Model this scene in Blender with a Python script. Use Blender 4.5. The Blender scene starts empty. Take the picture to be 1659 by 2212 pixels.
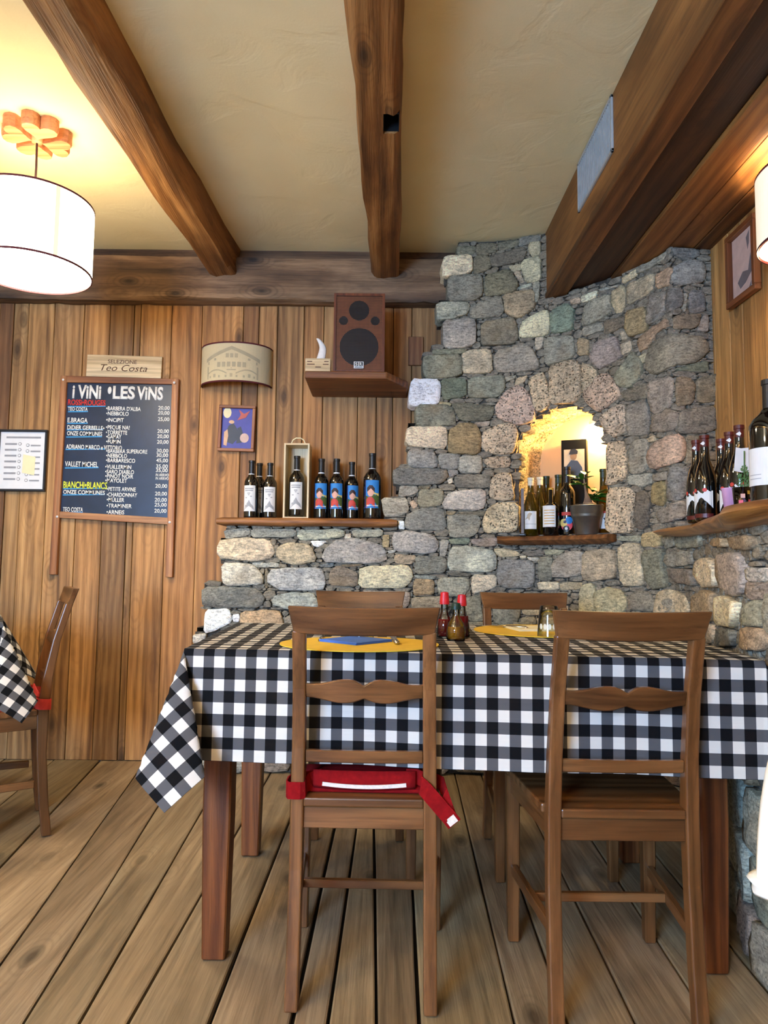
import bpy, bmesh, math, random
from mathutils import Vector, Matrix
S = bpy.context.scene
C = S.collection
R = math.radians
sin, cos, pi = math.sin, math.cos, math.pi
# ------------------------------------------------------------------ camera
F = 1550.0; CX, CY = 829.5, 1106.0
TILT = math.atan(124 / F); ROLL = R(0.6)
CAM = Vector((0, 0, 1.0))
fwd = Vector((0, cos(TILT), sin(TILT)))
up0 = Vector((0, -sin(TILT), cos(TILT))); rt0 = Vector((1, 0, 0))
UPV = up0 * cos(ROLL) - rt0 * sin(ROLL)
RTV = rt0 * cos(ROLL) + up0 * sin(ROLL)
cd = bpy.data.cameras.new('camera'); cam = bpy.data.objects.new('camera', cd); C.objects.link(cam)
cd.sensor_fit = 'HORIZONTAL'; cd.sensor_width = 36; cd.lens = 36 * F / 1659; cd.clip_start = 0.02
M = Matrix.Identity(4)
for i in range(3):
    M[i][0] = RTV[i]; M[i][1] = UPV[i]; M[i][2] = -fwd[i]; M[i][3] = CAM[i]
cam.matrix_world = M
S.camera = cam
# ------------------------------------------------------------------ world, daylight, exposure
w = bpy.data.worlds.new('world'); S.world = w; w.use_nodes = True
w.node_tree.nodes['Background'].inputs[0].default_value = (0.62, 0.78, 1.0, 1)
w.node_tree.nodes['Background'].inputs[1].default_value = 1.0
S.view_settings.view_transform = 'Standard'; S.view_settings.look = 'None'
S.view_settings.exposure = 1.05; S.view_settings.gamma = 1.0
S.view_settings.use_curve_mapping = False


def area_light(name, loc, target, sx, sy, energy, col):
    l = bpy.data.lights.new(name, 'AREA'); l.shape = 'RECTANGLE'; l.size = sx; l.size_y = sy
    l.energy = energy; l.color = col
    o = bpy.data.objects.new(name, l); C.objects.link(o); o.location = loc
    d = Vector(target) - Vector(loc); o.rotation_euler = d.to_track_quat('-Z', 'Y').to_euler()
    return o


area_light('window_daylight', (-1.65, -1.86, 1.45), (-0.4, 2.0, 0.95), 1.15, 1.0, 120, (0.34, 0.58, 1.0))


def ray(u, v):
    return fwd * F + RTV * (u - CX) - UPV * (v - CY)


def PY(u, v, Y):
    d = ray(u, v); return CAM + d * (Y / d.y)


def PXp(u, v, X):
    d = ray(u, v); return CAM + d * (X / d.x)


def PZ(u, v, Z):
    d = ray(u, v); return CAM + d * ((Z - 1.0) / d.z)


# ------------------------------------------------------------------ helpers
def lin(c):
    c /= 255.0
    return c / 12.92 if c <= 0.04045 else ((c + 0.055) / 1.055) ** 2.4


def rgb(r, g, b): return (lin(r), lin(g), lin(b), 1.0)


class MB:
    def __init__(s): s.v = []; s.f = []

    def add(s, vs, fs):
        o = len(s.v); s.v += [tuple(x) for x in vs]; s.f += [tuple(i + o for i in f) for f in fs]

    def hexa(s, p):  # 8 corners: bottom 4 ccw, top 4
        s.add(p, [(3, 2, 1, 0), (4, 5, 6, 7), (0, 1, 5, 4), (1, 2, 6, 5), (2, 3, 7, 6), (3, 0, 4, 7)])

    def box(s, x0, y0, z0, x1, y1, z1):
        s.hexa([(x0, y0, z0), (x1, y0, z0), (x1, y1, z0), (x0, y1, z0), (x0, y0, z1), (x1, y0, z1), (x1, y1, z1), (x0, y1, z1)])

    def prism(s, poly, a, b, fn):  # poly 2D list, extruded from a to b with fn(x,y,h)
        n = len(poly)
        vs = [fn(x, y, a) for x, y in poly] + [fn(x, y, b) for x, y in poly]
        s.add(vs, [tuple(range(n - 1, -1, -1)), tuple(range(n, 2 * n))] + [(i, (i + 1) % n, n + (i + 1) % n, n + i) for i in range(n)])

    def loft(s, rings, cap=True):
        n = len(rings[0]); vs = [p for r in rings for p in r]; fs = []
        for k in range(len(rings) - 1):
            for i in range(n):
                j = (i + 1) % n
                fs.append((k * n + i, k * n + j, (k + 1) * n + j, (k + 1) * n + i))
        if cap:
            fs.append(tuple(range(n - 1, -1, -1))); fs.append(tuple((len(rings) - 1) * n + i for i in range(n)))
        s.add(vs, fs)

    def lathe(s, prof, n=24, c=(0, 0, 0), cap=False):
        rings = [[(c[0] + r * cos(2 * pi * i / n), c[1] + r * sin(2 * pi * i / n), c[2] + z) for i in range(n)] for r, z in prof]
        s.loft(rings, cap)

    def tube(s, path, rad, n=8, cap=True):
        path = [Vector(p) for p in path]; rings = []
        ref = Vector((0.13, 0.31, 0.94))
        for i, p in enumerate(path):
            t = (path[min(i + 1, len(path) - 1)] - path[max(i - 1, 0)]).normalized()
            a = t.cross(ref)
            if a.length < 0.1: a = t.cross(Vector((1, 0, 0)))
            a.normalize(); b = t.cross(a)
            r = rad[i] if isinstance(rad, (list, tuple)) else rad
            rings.append([p + a * (r * cos(2 * pi * k / n)) + b * (r * sin(2 * pi * k / n)) for k in range(n)])
        s.loft(rings, cap)

    def ribbon(s, path, half, thick, wdir):  # flat band along path, width direction wdir
        path = [Vector(p) for p in path]; rings = []
        for i, p in enumerate(path):
            t = (path[min(i + 1, len(path) - 1)] - path[max(i - 1, 0)]).normalized()
            wd = Vector(wdir[i] if isinstance(wdir, list) else wdir)
            wd = (wd - t * wd.dot(t)).normalized(); nn = t.cross(wd)
            h = half[i] if isinstance(half, (list, tuple)) else half
            rings.append([p + wd * h + nn * thick, p - wd * h + nn * thick, p - wd * h - nn * thick, p + wd * h - nn * thick])
        s.loft(rings)

    def build(s, name, mat, parent=None, bevel=0, smooth=False, seg=1):
        me = bpy.data.meshes.new(name); me.from_pydata(s.v, [], s.f)
        bm = bmesh.new(); bm.from_mesh(me)
        bmesh.ops.recalc_face_normals(bm, faces=bm.faces)
        if bevel:
            es = [e for e in bm.edges if len(e.link_faces) == 2 and e.calc_face_angle(0) > 0.5]
            bmesh.ops.bevel(bm, geom=es, offset=bevel, segments=seg, affect='EDGES', profile=0.5)
        bm.to_mesh(me); bm.free()
        if smooth:
            for p in me.polygons: p.use_smooth = True
        return link(name, me, mat, parent)


def link(name, me, mat, parent=None):
    if mat: me.materials.clear(); me.materials.append(mat)
    o = bpy.data.objects.new(name, me); C.objects.link(o)
    if parent: o.parent = parent
    return o


def smooth_by_angle(o, ang=0.7):
    me = o.data
    bm = bmesh.new(); bm.from_mesh(me)
    for f in bm.faces: f.smooth = True
    for e in bm.edges:
        if len(e.link_faces) == 2 and e.calc_face_angle(0) > ang: e.smooth = False
    bm.to_mesh(me); bm.free(); return o


def empty(name, loc=(0, 0, 0), rz=0):
    o = bpy.data.objects.new(name, None); C.objects.link(o); o.location = loc; o.rotation_euler = (0, 0, rz)
    o.empty_display_size = 0.05; return o


def tag(o, label=None, cat=None, group=None, kind=None):
    if label: o['label'] = label
    if cat: o['category'] = cat
    if group: o['group'] = group
    if kind: o['kind'] = kind
    return o


def copy_tree(o, parent=None):
    c = o.copy(); C.objects.link(c); c.parent = parent
    for ch in list(o.children): copy_tree(ch, c)
    return c


# ------------------------------------------------------------------ materials
def newmat(name):
    m = bpy.data.materials.new(name); m.use_nodes = True
    nt = m.node_tree; b = nt.nodes['Principled BSDF']
    return m, nt, b


def nd(nt, t, **kw):
    n = nt.nodes.new(t)
    for k, v in kw.items():
        if k.startswith('i_'): n.inputs[k[2:].replace('_', ' ')].default_value = v
        else: setattr(n, k, v)
    return n


def mathn(nt, op, a, b=None, clamp=False):
    n = nt.nodes.new('ShaderNodeMath'); n.operation = op; n.use_clamp = clamp
    for i, x in enumerate((a, b)):
        if x is None: continue
        if isinstance(x, (int, float)): n.inputs[i].default_value = x
        else: nt.links.new(x, n.inputs[i])
    return n.outputs[0]


def mixc(nt, fac, a, b, blend='MIX'):
    n = nt.nodes.new('ShaderNodeMix'); n.data_type = 'RGBA'; n.blend_type = blend
    for i, x in ((0, fac), (6, a), (7, b)):
        if isinstance(x, (int, float, tuple)): n.inputs[i].default_value = x
        else: nt.links.new(x, n.inputs[i])
    return n.outputs[2]


def ramp(nt, fac, stops):
    n = nt.nodes.new('ShaderNodeValToRGB'); cr = n.color_ramp
    while len(cr.elements) < len(stops): cr.elements.new(0.5)
    for e, (p, c) in zip(cr.elements, stops): e.position = p; e.color = c
    nt.links.new(fac, n.inputs[0]); return n.outputs[0]


def coords(nt, scale, rnd=True):
    tc = nd(nt, 'ShaderNodeTexCoord'); mp = nd(nt, 'ShaderNodeMapping')
    mp.inputs['Scale'].default_value = scale
    src = tc.outputs['Object']
    if rnd:
        oi = nd(nt, 'ShaderNodeObjectInfo')
        vm = nd(nt, 'ShaderNodeVectorMath'); vm.operation = 'MULTIPLY_ADD'
        cb = nd(nt, 'ShaderNodeCombineXYZ')
        for k in range(3): nt.links.new(mathn(nt, 'MULTIPLY', oi.outputs['Random'], (17.3, 31.7, 23.1)[k]), cb.inputs[k])
        va = nd(nt, 'ShaderNodeVectorMath'); va.operation = 'ADD'
        nt.links.new(src, va.inputs[0]); nt.links.new(cb.outputs[0], va.inputs[1]); src = va.outputs[0]
        nt.nodes.remove(vm)
    nt.links.new(src, mp.inputs['Vector']); return mp.outputs[0]


def noise(nt, vec, scale, detail=4, rough=0.55, dist=0.0):
    n = nd(nt, 'ShaderNodeTexNoise'); n.inputs['Scale'].default_value = scale; n.inputs['Detail'].default_value = detail
    n.inputs['Roughness'].default_value = rough; n.inputs['Distortion'].default_value = dist
    if vec is not None: nt.links.new(vec, n.inputs['Vector'])
    return n.outputs['Fac']


def bumpn(nt, b, h, strength, dist=0.01):
    n = nd(nt, 'ShaderNodeBump'); n.inputs['Strength'].default_value = strength; n.inputs['Distance'].default_value = dist
    nt.links.new(h, n.inputs['Height']); nt.links.new(n.outputs[0], b.inputs['Normal'])


def wood(name, dark, mid, light, axis='Z', rough=0.55, fine=1.0, knots=True, bump=0.25, across=9.0, spec=0.4, rings=0.5, stain=0.0):
    """grained timber: long streaks along axis, growth rings, knots, fine pores; tinted by the object's own colour"""
    m, nt, b = newmat(name)
    ai = 'XYZ'.index(axis)

    def sc(al, ac):
        s = [ac] * 3; s[ai] = al; return tuple(s)
    v1 = coords(nt, sc(0.9, across))
    n1 = noise(nt, v1, 1.0, 5, 0.6, 0.8)
    wv = nd(nt, 'ShaderNodeTexWave'); wv.wave_type = 'BANDS'; wv.bands_direction = 'XYZ'[(ai + 1) % 3] if axis != 'Y' else 'X'
    wv.inputs['Scale'].default_value = 0.9; wv.inputs['Distortion'].default_value = 9.0
    wv.inputs['Detail'].default_value = 3; wv.inputs['Detail Scale'].default_value = 0.7
    nt.links.new(coords(nt, sc(1.3, across * 1.1)), wv.inputs['Vector'])
    f = mathn(nt, 'ADD', mathn(nt, 'MULTIPLY', n1, 1.0 - 0.3 * rings), mathn(nt, 'MULTIPLY', wv.outputs['Fac'], 0.32 * rings))
    col = ramp(nt, f, [(0.28, dark), (0.5, mid), (0.74, light)])
    nm_ = noise(nt, coords(nt, sc(1.5, 38)), 1.0, 4, 0.65, 1.2)
    col = mixc(nt, 0.8, col, ramp(nt, nm_, [(0.3, (0.62, 0.58, 0.54, 1)), (0.5, (0.98, 0.97, 0.95, 1)), (0.7, (1.16, 1.15, 1.12, 1))]), 'MULTIPLY')
    v2 = coords(nt, sc(3.0, 150 * fine))
    n2 = noise(nt, v2, 1.0, 3, 0.6)
    g = ramp(nt, n2, [(0.32, (0.55, 0.5, 0.46, 1)), (0.52, (1, 1, 1, 1))])
    col = mixc(nt, 0.48, col, g, 'MULTIPLY')
    h = mathn(nt, 'ADD', n2, mathn(nt, 'MULTIPLY', f, 0.7))
    if knots:
        vo = nd(nt, 'ShaderNodeTexVoronoi'); vo.feature = 'F1'; vo.inputs['Scale'].default_value = 1.0
        nt.links.new(coords(nt, sc(2.4, 5.5)), vo.inputs['Vector'])
        k = ramp(nt, vo.outputs['Distance'], [(0.05, (1, 1, 1, 1)), (0.16, (0, 0, 0, 1))])
        rg = mathn(nt, 'SINE', mathn(nt, 'MULTIPLY', mathn(nt, 'ADD', vo.outputs['Distance'], mathn(nt, 'MULTIPLY', n1, .12)), 75.0))
        rk = mathn(nt, 'MULTIPLY', mathn(nt, 'MULTIPLY', mathn(nt, 'MAXIMUM', rg, 0.0), ramp(nt, vo.outputs['Distance'], [(0.12, (1, 1, 1, 1)), (0.42, (0, 0, 0, 1))])), 0.4)
        col = mixc(nt, rk, col, dark)
        col = mixc(nt, mathn(nt, 'MULTIPLY', k, 0.75), col, tuple(x * 0.22 for x in dark[:3]) + (1,))
    if stain:
        n3 = noise(nt, coords(nt, sc(1.2, 2.5)), 1.6, 4, 0.6)
        st = ramp(nt, n3, [(0.5, (0, 0, 0, 1)), (0.72, (1, 1, 1, 1))])
        col = mixc(nt, mathn(nt, 'MULTIPLY', st, stain), col, tuple(x * 0.45 for x in dark[:3]) + (1,))
    oi = nd(nt, 'ShaderNodeObjectInfo')
    col = mixc(nt, 1.0, col, oi.outputs['Color'], 'MULTIPLY')
    nt.links.new(col, b.inputs['Base Color'])
    b.inputs['Roughness'].default_value = rough; b.inputs['Specular IOR Level'].default_value = spec
    bumpn(nt, b, h, bump, 0.004)
    return m


def plain(name, col, rough=0.5, metal=0.0, var=0.12, sc=25, bump=0.05, spec=0.5, emit=None, es=0.0, coat=0.0, trans=0.0, sheen=0.0):
    m, nt, b = newmat(name)
    n = noise(nt, coords(nt, (1, 1, 1), False), sc, 4)
    c2 = tuple(max(0, x * (1 - var)) for x in col[:3]) + (1,)
    c1 = tuple(min(1, x * (1 + var)) for x in col[:3]) + (1,)
    nt.links.new(ramp(nt, n, [(0.3, c2), (0.7, c1)]), b.inputs['Base Color'])
    b.inputs['Roughness'].default_value = rough; b.inputs['Metallic'].default_value = metal
    b.inputs['Specular IOR Level'].default_value = spec; b.inputs['Coat Weight'].default_value = coat
    b.inputs['Transmission Weight'].default_value = trans; b.inputs['Sheen Weight'].default_value = sheen
    if bump: bumpn(nt, b, n, bump, 0.003)
    if emit: b.inputs['Emission Color'].default_value = emit; b.inputs['Emission Strength'].default_value = es
    return m


def stone_mat(name, porous=0.0):
    m, nt, b = newmat(name)
    oi = nd(nt, 'ShaderNodeObjectInfo')
    v = coords(nt, (1, 1, 1))
    n1 = noise(nt, v, 9, 6, 0.65, 0.6)
    n2 = noise(nt, coords(nt, (1, 1, 3.0)), 42, 5, 0.7, 0.5)
    n3 = noise(nt, v, 130, 3, 0.7)
    n4 = noise(nt, v, 5, 3, 0.5, 0.4)
    c = mixc(nt, 1.0, oi.outputs['Color'], ramp(nt, n1, [(0.28, (0.72, 0.72, 0.74, 1)), (0.5, (1.15, 1.13, 1.1, 1)), (0.72, (1.6, 1.55, 1.45, 1))]), 'MULTIPLY')
    c = mixc(nt, 1.0, c, ramp(nt, n2, [(0.34, (0.5, 0.49, 0.48, 1)), (0.5, (1.05, 1.05, 1.05, 1)), (0.7, (1.5, 1.5, 1.5, 1))]), 'MULTIPLY')
    c = mixc(nt, 0.5, c, ramp(nt, n3, [(0.38, (0.4, 0.4, 0.4, 1)), (0.56, (1.1, 1.1, 1.1, 1))]), 'MULTIPLY')
    c = mixc(nt, mathn(nt, 'MULTIPLY', ramp(nt, n4, [(0.55, (0, 0, 0, 1)), (0.7, (1, 1, 1, 1))]), 0.35), c, rgb(150, 125, 85))
    h = mathn(nt, 'ADD', mathn(nt, 'MULTIPLY', n2, 0.8), mathn(nt, 'ADD', mathn(nt, 'MULTIPLY', n3, 0.35), n1))
    if porous:
        vo = nd(nt, 'ShaderNodeTexVoronoi'); vo.inputs['Scale'].default_value = 95
        vo.inputs['Randomness'].default_value = 1.0
        nt.links.new(v, vo.inputs['Vector'])
        sel = ramp(nt, noise(nt, v, 38, 2), [(0.45, (0, 0, 0, 1)), (0.55, (1, 1, 1, 1))])
        pit = mathn(nt, 'MULTIPLY', ramp(nt, vo.outputs['Distance'], [(0.25, (1, 1, 1, 1)), (0.42, (0, 0, 0, 1))]), sel)
        c = mixc(nt, mathn(nt, 'MULTIPLY', pit, 0.8), c, rgb(70, 55, 42))
        h = mathn(nt, 'SUBTRACT', h, mathn(nt, 'MULTIPLY', pit, 1.6))
    nt.links.new(c, b.inputs['Base Color'])
    b.inputs['Roughness'].default_value = 0.85; b.inputs['Specular IOR Level'].default_value = 0.25
    bumpn(nt, b, h, 0.75, 0.008)
    return m


def glass_mat(name, col, rough=0.03, body=0.0):
    """thin blown glass: tinted see-through shell with a glossy surface"""
    m, nt, b = newmat(name); nt.nodes.remove(b)
    n = noise(nt, coords(nt, (1, 1, 1), False), 30, 2)
    c2 = tuple(x * 0.92 for x in col[:3]) + (1,)
    rc = ramp(nt, n, [(0.3, c2), (0.7, col)])
    tr_ = nd(nt, 'ShaderNodeBsdfTransparent'); nt.links.new(rc, tr_.inputs[0])
    df = nd(nt, 'ShaderNodeBsdfDiffuse'); nt.links.new(rc, df.inputs[0])
    gs = nd(nt, 'ShaderNodeBsdfGlossy'); gs.inputs['Roughness'].default_value = rough
    fr_ = nd(nt, 'ShaderNodeFresnel'); fr_.inputs[0].default_value = 1.5
    m1 = nd(nt, 'ShaderNodeMixShader'); m1.inputs[0].default_value = body
    nt.links.new(tr_.outputs[0], m1.inputs[1]); nt.links.new(df.outputs[0], m1.inputs[2])
    m2 = nd(nt, 'ShaderNodeMixShader'); nt.links.new(fr_.outputs[0], m2.inputs[0]); nt.links.new(m1.outputs[0], m2.inputs[1]); nt.links.new(gs.outputs[0], m2.inputs[2])
    nt.links.new(m2.outputs[0], nt.nodes['Material Output'].inputs[0])
    return m


MT = {}
MT['board'] = wood('board_wood', rgb(116, 82, 46), rgb(172, 130, 80), rgb(204, 163, 108), 'Z', 0.6, knots=True, across=8, stain=0.28)
MT['board_back'] = wood('board_backing', rgb(30, 18, 10), rgb(45, 28, 16), rgb(60, 38, 22), 'Z', 0.8)
MT['floor'] = wood('floor_wood', rgb(118, 99, 72), rgb(152, 130, 99), rgb(178, 157, 124), 'Y', 0.6, knots=True, across=6, bump=0.5, stain=0.3, rings=.25, fine=.6)
MT['floor_gap'] = plain('floor_gap', rgb(22, 16, 11), 0.9)
MT['beamY'] = wood('beam_wood_long', rgb(82, 48, 18), rgb(142, 93, 44), rgb(188, 136, 78), 'Y', 0.6, across=6, bump=1.0, knots=True, stain=0.55)
MT['beamX'] = wood('beam_wood_header', rgb(56, 40, 28), rgb(116, 88, 62), rgb(164, 132, 98), 'X', 0.65, across=7, bump=0.6, knots=True, stain=0.6)
MT['soffit'] = wood('soffit_wood', rgb(72, 46, 20), rgb(120, 82, 42), rgb(156, 112, 62), 'Y', 0.6, across=6, bump=0.3)
MT['shelfX'] = wood('shelf_wood', rgb(72, 42, 20), rgb(126, 82, 44), rgb(168, 116, 66), 'X', 0.5, across=10, bump=0.3)
MT['shelfY'] = wood('shelf_wood_long', rgb(80, 46, 18), rgb(140, 90, 42), rgb(186, 134, 70), 'Y', 0.3, across=9, bump=0.3)
MT['chairX'] = wood('chair_wood_rail', rgb(78, 47, 22), rgb(110, 71, 38), rgb(134, 91, 53), 'X', 0.32, across=7, knots=False, bump=0.08, spec=0.5, rings=0.8)
MT['chairZ'] = wood('chair_wood_post', rgb(78, 48, 22), rgb(112, 72, 38), rgb(134, 91, 53), 'Z', 0.32, across=8, knots=False, bump=0.08, spec=0.5)
MT['chairY'] = wood('chair_wood_side', rgb(78, 47, 22), rgb(110, 71, 38), rgb(134, 91, 53), 'Y', 0.32, across=8, knots=False, bump=0.08, spec=0.5)
MT['tableZ'] = wood('table_wood', rgb(58, 26, 8), rgb(112, 60, 24), rgb(152, 92, 44), 'Z', 0.45, across=9, bump=0.4, stain=0.4)
MT['frameX'] = wood('frame_wood', rgb(104, 60, 30), rgb(160, 104, 60), rgb(196, 146, 96), 'X', 0.5, across=10, knots=False, bump=0.12)
MT['frameZ'] = wood('frame_wood_up', rgb(104, 60, 30), rgb(160, 104, 60), rgb(196, 146, 96), 'Z', 0.5, across=10, knots=False, bump=0.12)
MT['palewood'] = wood('pale_wood', rgb(190, 160, 112), rgb(222, 196, 150), rgb(238, 218, 178), 'X', 0.5, across=12, knots=False, bump=0.05)
MT['palewoodZ'] = wood('pale_wood_up', rgb(200, 176, 130), rgb(226, 206, 164), rgb(240, 224, 188), 'Z', 0.5, across=12, knots=False, bump=0.05)
MT['rosewood'] = wood('rose_wood', rgb(150, 88, 52), rgb(190, 126, 84), rgb(212, 152, 108), 'X', 0.5, across=8, knots=False, bump=0.2)
MT['stone'] = stone_mat('stone'); MT['tuff'] = stone_mat('tuff_stone', 1.0)


def mortar_mat():
    m, nt, b = newmat('mortar'); v = coords(nt, (1, 1, 1), False)
    n1 = noise(nt, v, 30, 6, 0.7); n2 = noise(nt, v, 5, 3)
    c = ramp(nt, n1, [(0.3, rgb(48, 42, 36)), (0.6, rgb(100, 92, 80)), (0.8, rgb(128, 118, 102))])
    nt.links.new(mixc(nt, 0.4, c, ramp(nt, n2, [(0.3, (0.5, 0.5, 0.5, 1)), (0.7, (1, 1, 1, 1))]), 'MULTIPLY'), b.inputs['Base Color'])
    b.inputs['Roughness'].default_value = 0.95; bumpn(nt, b, n1, 1.0, 0.012); return m


MT['mortar'] = mortar_mat()


def plaster_mat(name, a, bcol, crack=True):
    m, nt, b = newmat(name); v = coords(nt, (1, 1, 1), False)
    n1 = noise(nt, v, 2.2, 4, 0.5); n2 = noise(nt, v, 3.5, 5, 0.5, 1.0); n3 = noise(nt, v, 120, 2)
    nt.links.new(ramp(nt, n1, [(0.3, a), (0.7, bcol)]), b.inputs['Base Color'])
    h = mathn(nt, 'ADD', mathn(nt, 'MULTIPLY', ramp(nt, n2, [(0.40, (0, 0, 0, 1)), (0.5, (1, 1, 1, 1)), (0.8, (0.75, 0.75, 0.75, 1))]), 0.5), mathn(nt, 'MULTIPLY', n3, 0.12))
    b.inputs['Roughness'].default_value = 0.8; b.inputs['Specular IOR Level'].default_value = 0.2
    bumpn(nt, b, h, 0.24, 0.008); return m


MT['ceiling'] = plaster_mat('ceiling_plaster', rgb(230, 211, 162), rgb(240, 224, 178))
MT['niche'] = plaster_mat('niche_plaster', rgb(226, 184, 132), rgb(236, 198, 148))
MT['plainwall'] = plaster_mat('wall_plaster', rgb(205, 188, 150), rgb(218, 202, 168))


def gingham(name, q):
    m, nt, b = newmat(name)
    uv = nd(nt, 'ShaderNodeUVMap'); sp = nd(nt, 'ShaderNodeSeparateXYZ'); nt.links.new(uv.outputs[0], sp.inputs[0])

    def band(o): return mathn(nt, 'GREATER_THAN', mathn(nt, 'FRACT', mathn(nt, 'MULTIPLY', o, 0.5 / q)), 0.5)
    s = mathn(nt, 'MULTIPLY', mathn(nt, 'ADD', band(sp.outputs[0]), band(sp.outputs[1])), 0.5)
    c = ramp(nt, s, [(0.0, rgb(222, 217, 206)), (0.5, rgb(88, 87, 88)), (1.0, rgb(12, 12, 14))])
    wv = nd(nt, 'ShaderNodeTexWave'); wv.inputs['Scale'].default_value = 260; wv.bands_direction = 'DIAGONAL'
    nt.links.new(uv.outputs[0], wv.inputs['Vector'])
    mp = nd(nt, 'ShaderNodeMapping'); mp.inputs['Scale'].default_value = (3, 55, 1); nt.links.new(uv.outputs[0], mp.inputs['Vector'])
    n = noise(nt, mp.outputs[0], 1.0, 3, 0.5, 0.4)
    nt.links.new(mixc(nt, 0.18, c, wv.outputs['Color'], 'MULTIPLY'), b.inputs['Base Color'])
    b.inputs['Roughness'].default_value = 0.9; b.inputs['Specular IOR Level'].default_value = 0.15
    bumpn(nt, b, mathn(nt, 'ADD', n, mathn(nt, 'MULTIPLY', wv.outputs['Fac'], 0.05)), 0.35, 0.004); return m


MT['gingham'] = gingham('gingham_cloth', 0.0282)


def chalk_mat():
    m, nt, b = newmat('chalkboard'); v = coords(nt, (1, 1, 1), False)
    n = noise(nt, v, 6, 5, 0.6, 0.5)
    nt.links.new(ramp(nt, n, [(0.3, rgb(12, 22, 40)), (0.7, rgb(22, 38, 66))]), b.inputs['Base Color'])
    b.inputs['Roughness'].default_value = 0.35; b.inputs['Specular IOR Level'].default_value = 0.5
    return m


MT['chalk'] = chalk_mat()
pl = plain
MT['white_paint'] = pl('white_paint', rgb(238, 234, 224), 0.7); MT['red_paint'] = pl('red_paint', rgb(214, 52, 40), 0.7)
MT['blue_paint'] = pl('blue_paint', rgb(60, 150, 205), 0.7); MT['yellow_paint'] = pl('yellow_paint', rgb(222, 226, 60), 0.7)
MT['ink'] = pl('brown_ink', rgb(88, 46, 28), 0.7); MT['black_ink'] = pl('black_ink', rgb(24, 24, 26), 0.6)
MT['grey_ink'] = pl('grey_ink', rgb(150, 150, 152), 0.7); MT['paper'] = pl('white_paper', rgb(228, 228, 226), 0.7, var=0.03)
MT['black_frame'] = pl('black_frame', rgb(24, 23, 24), 0.4); MT['yellow_mat'] = pl('yellow_felt', rgb(226, 184, 48), 0.9, var=0.06)
MT['blue_cloth'] = pl('blue_paper', rgb(66, 110, 196), 0.85, var=0.05); MT['teal_mat'] = pl('teal_felt', rgb(30, 140, 140), 0.9, var=0.06)
MT['cream_cloth'] = pl('cream_paper', rgb(238, 226, 180), 0.85, var=0.04)
MT['red_cloth'] = pl('red_cloth', rgb(132, 17, 20), 0.95, var=0.15, sc=80, bump=0.25, spec=.1)
MT['coral_cloth'] = pl('coral_cloth', rgb(196, 66, 62), 0.95, var=0.1, sc=80, bump=0.25, spec=.1)
MT['velcro'] = pl('white_velcro', rgb(226, 214, 200), 0.95, var=0.1, sc=150, bump=0.4)
MT['steel'] = pl('steel', rgb(190, 188, 182), 0.22, 1.0, var=0.05); MT['zinc'] = pl('zinc', rgb(132, 128, 118), 0.42, 0.9, var=0.15, sc=18)
MT['darkmetal'] = pl('dark_metal', rgb(70, 68, 66), 0.4, 0.8)
MT['bottle'] = pl('dark_bottle_glass', rgb(10, 9, 8), 0.06, spec=0.7, bump=0, coat=0.6)
MT['green_bottle'] = glass_mat('olive_bottle_glass', rgb(150, 124, 30), body=.12)
MT['clear_glass'] = glass_mat('clear_glass', rgb(250, 252, 250)); MT['oil'] = glass_mat('oil', rgb(226, 160, 30), body=.5)
MT['vinegar'] = glass_mat('vinegar', rgb(150, 34, 32), body=.5)
MT['caps_black'] = pl('black_capsule', rgb(22, 21, 21), 0.4); MT['caps_white'] = pl('white_capsule', rgb(222, 216, 190), 0.5)
MT['caps_green'] = pl('green_capsule', rgb(14, 44, 30), 0.4); MT['caps_yellow'] = pl('yellow_capsule', rgb(206, 156, 46), 0.5)
MT['caps_red'] = pl('dark_red_capsule', rgb(84, 20, 16), 0.4); MT['band_white'] = pl('white_band', rgb(226, 226, 226), 0.5)
MT['label_white'] = pl('label_white', rgb(232, 232, 228), 0.7, var=0.02); MT['label_grey'] = pl('label_print_grey', rgb(168, 170, 172), 0.7)
MT['lab_blue'] = pl('label_blue', rgb(46, 134, 206), 0.6); MT['lab_navy'] = pl('label_navy', rgb(30, 34, 92), 0.6)
MT['lab_skin'] = pl('label_skin', rgb(226, 172, 150), 0.6); MT['lab_hair'] = pl('label_brown', rgb(58, 34, 28), 0.6)
MT['lab_red'] = pl('label_red', rgb(206, 70, 58), 0.6); MT['lab_green'] = pl('label_green', rgb(74, 96, 40), 0.6)
MT['lab_yellow'] = pl('label_yellow', rgb(232, 206, 120), 0.6); MT['lab_pink'] = pl('label_pink', rgb(230, 92, 108), 0.6)
MT['cabinet'] = wood('speaker_cabinet', rgb(86, 40, 16), rgb(120, 60, 26), rgb(140, 76, 36), 'Z', 0.45, knots=False, bump=0.05)
MT['baffle'] = pl('speaker_baffle', rgb(176, 104, 60), 0.6); MT['cone'] = pl('speaker_cone', rgb(12, 15, 17), 0.45)
MT['wire'] = pl('grille_wire', rgb(56, 40, 29), 0.45, 0.3); MT['white_plastic'] = pl('white_plastic', rgb(232, 230, 224), 0.4)
MT['shade_off'] = pl('shade_fabric', rgb(206, 190, 150), 0.9, var=0.04, sc=180, bump=0.1)
MT['shade_print'] = pl('shade_print', rgb(172, 160, 130), 0.9, var=0.05); MT['red_trim'] = pl('red_trim', rgb(84, 20, 26), 0.8)
MT['vent'] = pl('vent_grey', rgb(176, 178, 176), 0.5, 0.2); MT['cord'] = pl('cord', rgb(60, 30, 24), 0.8)
MT['leaf'] = pl('leaf_green', rgb(40, 96, 26), 0.35, var=0.25, sc=30); MT['bark'] = pl('plant_bark', rgb(130, 108, 86), 0.8, var=0.2)
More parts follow.
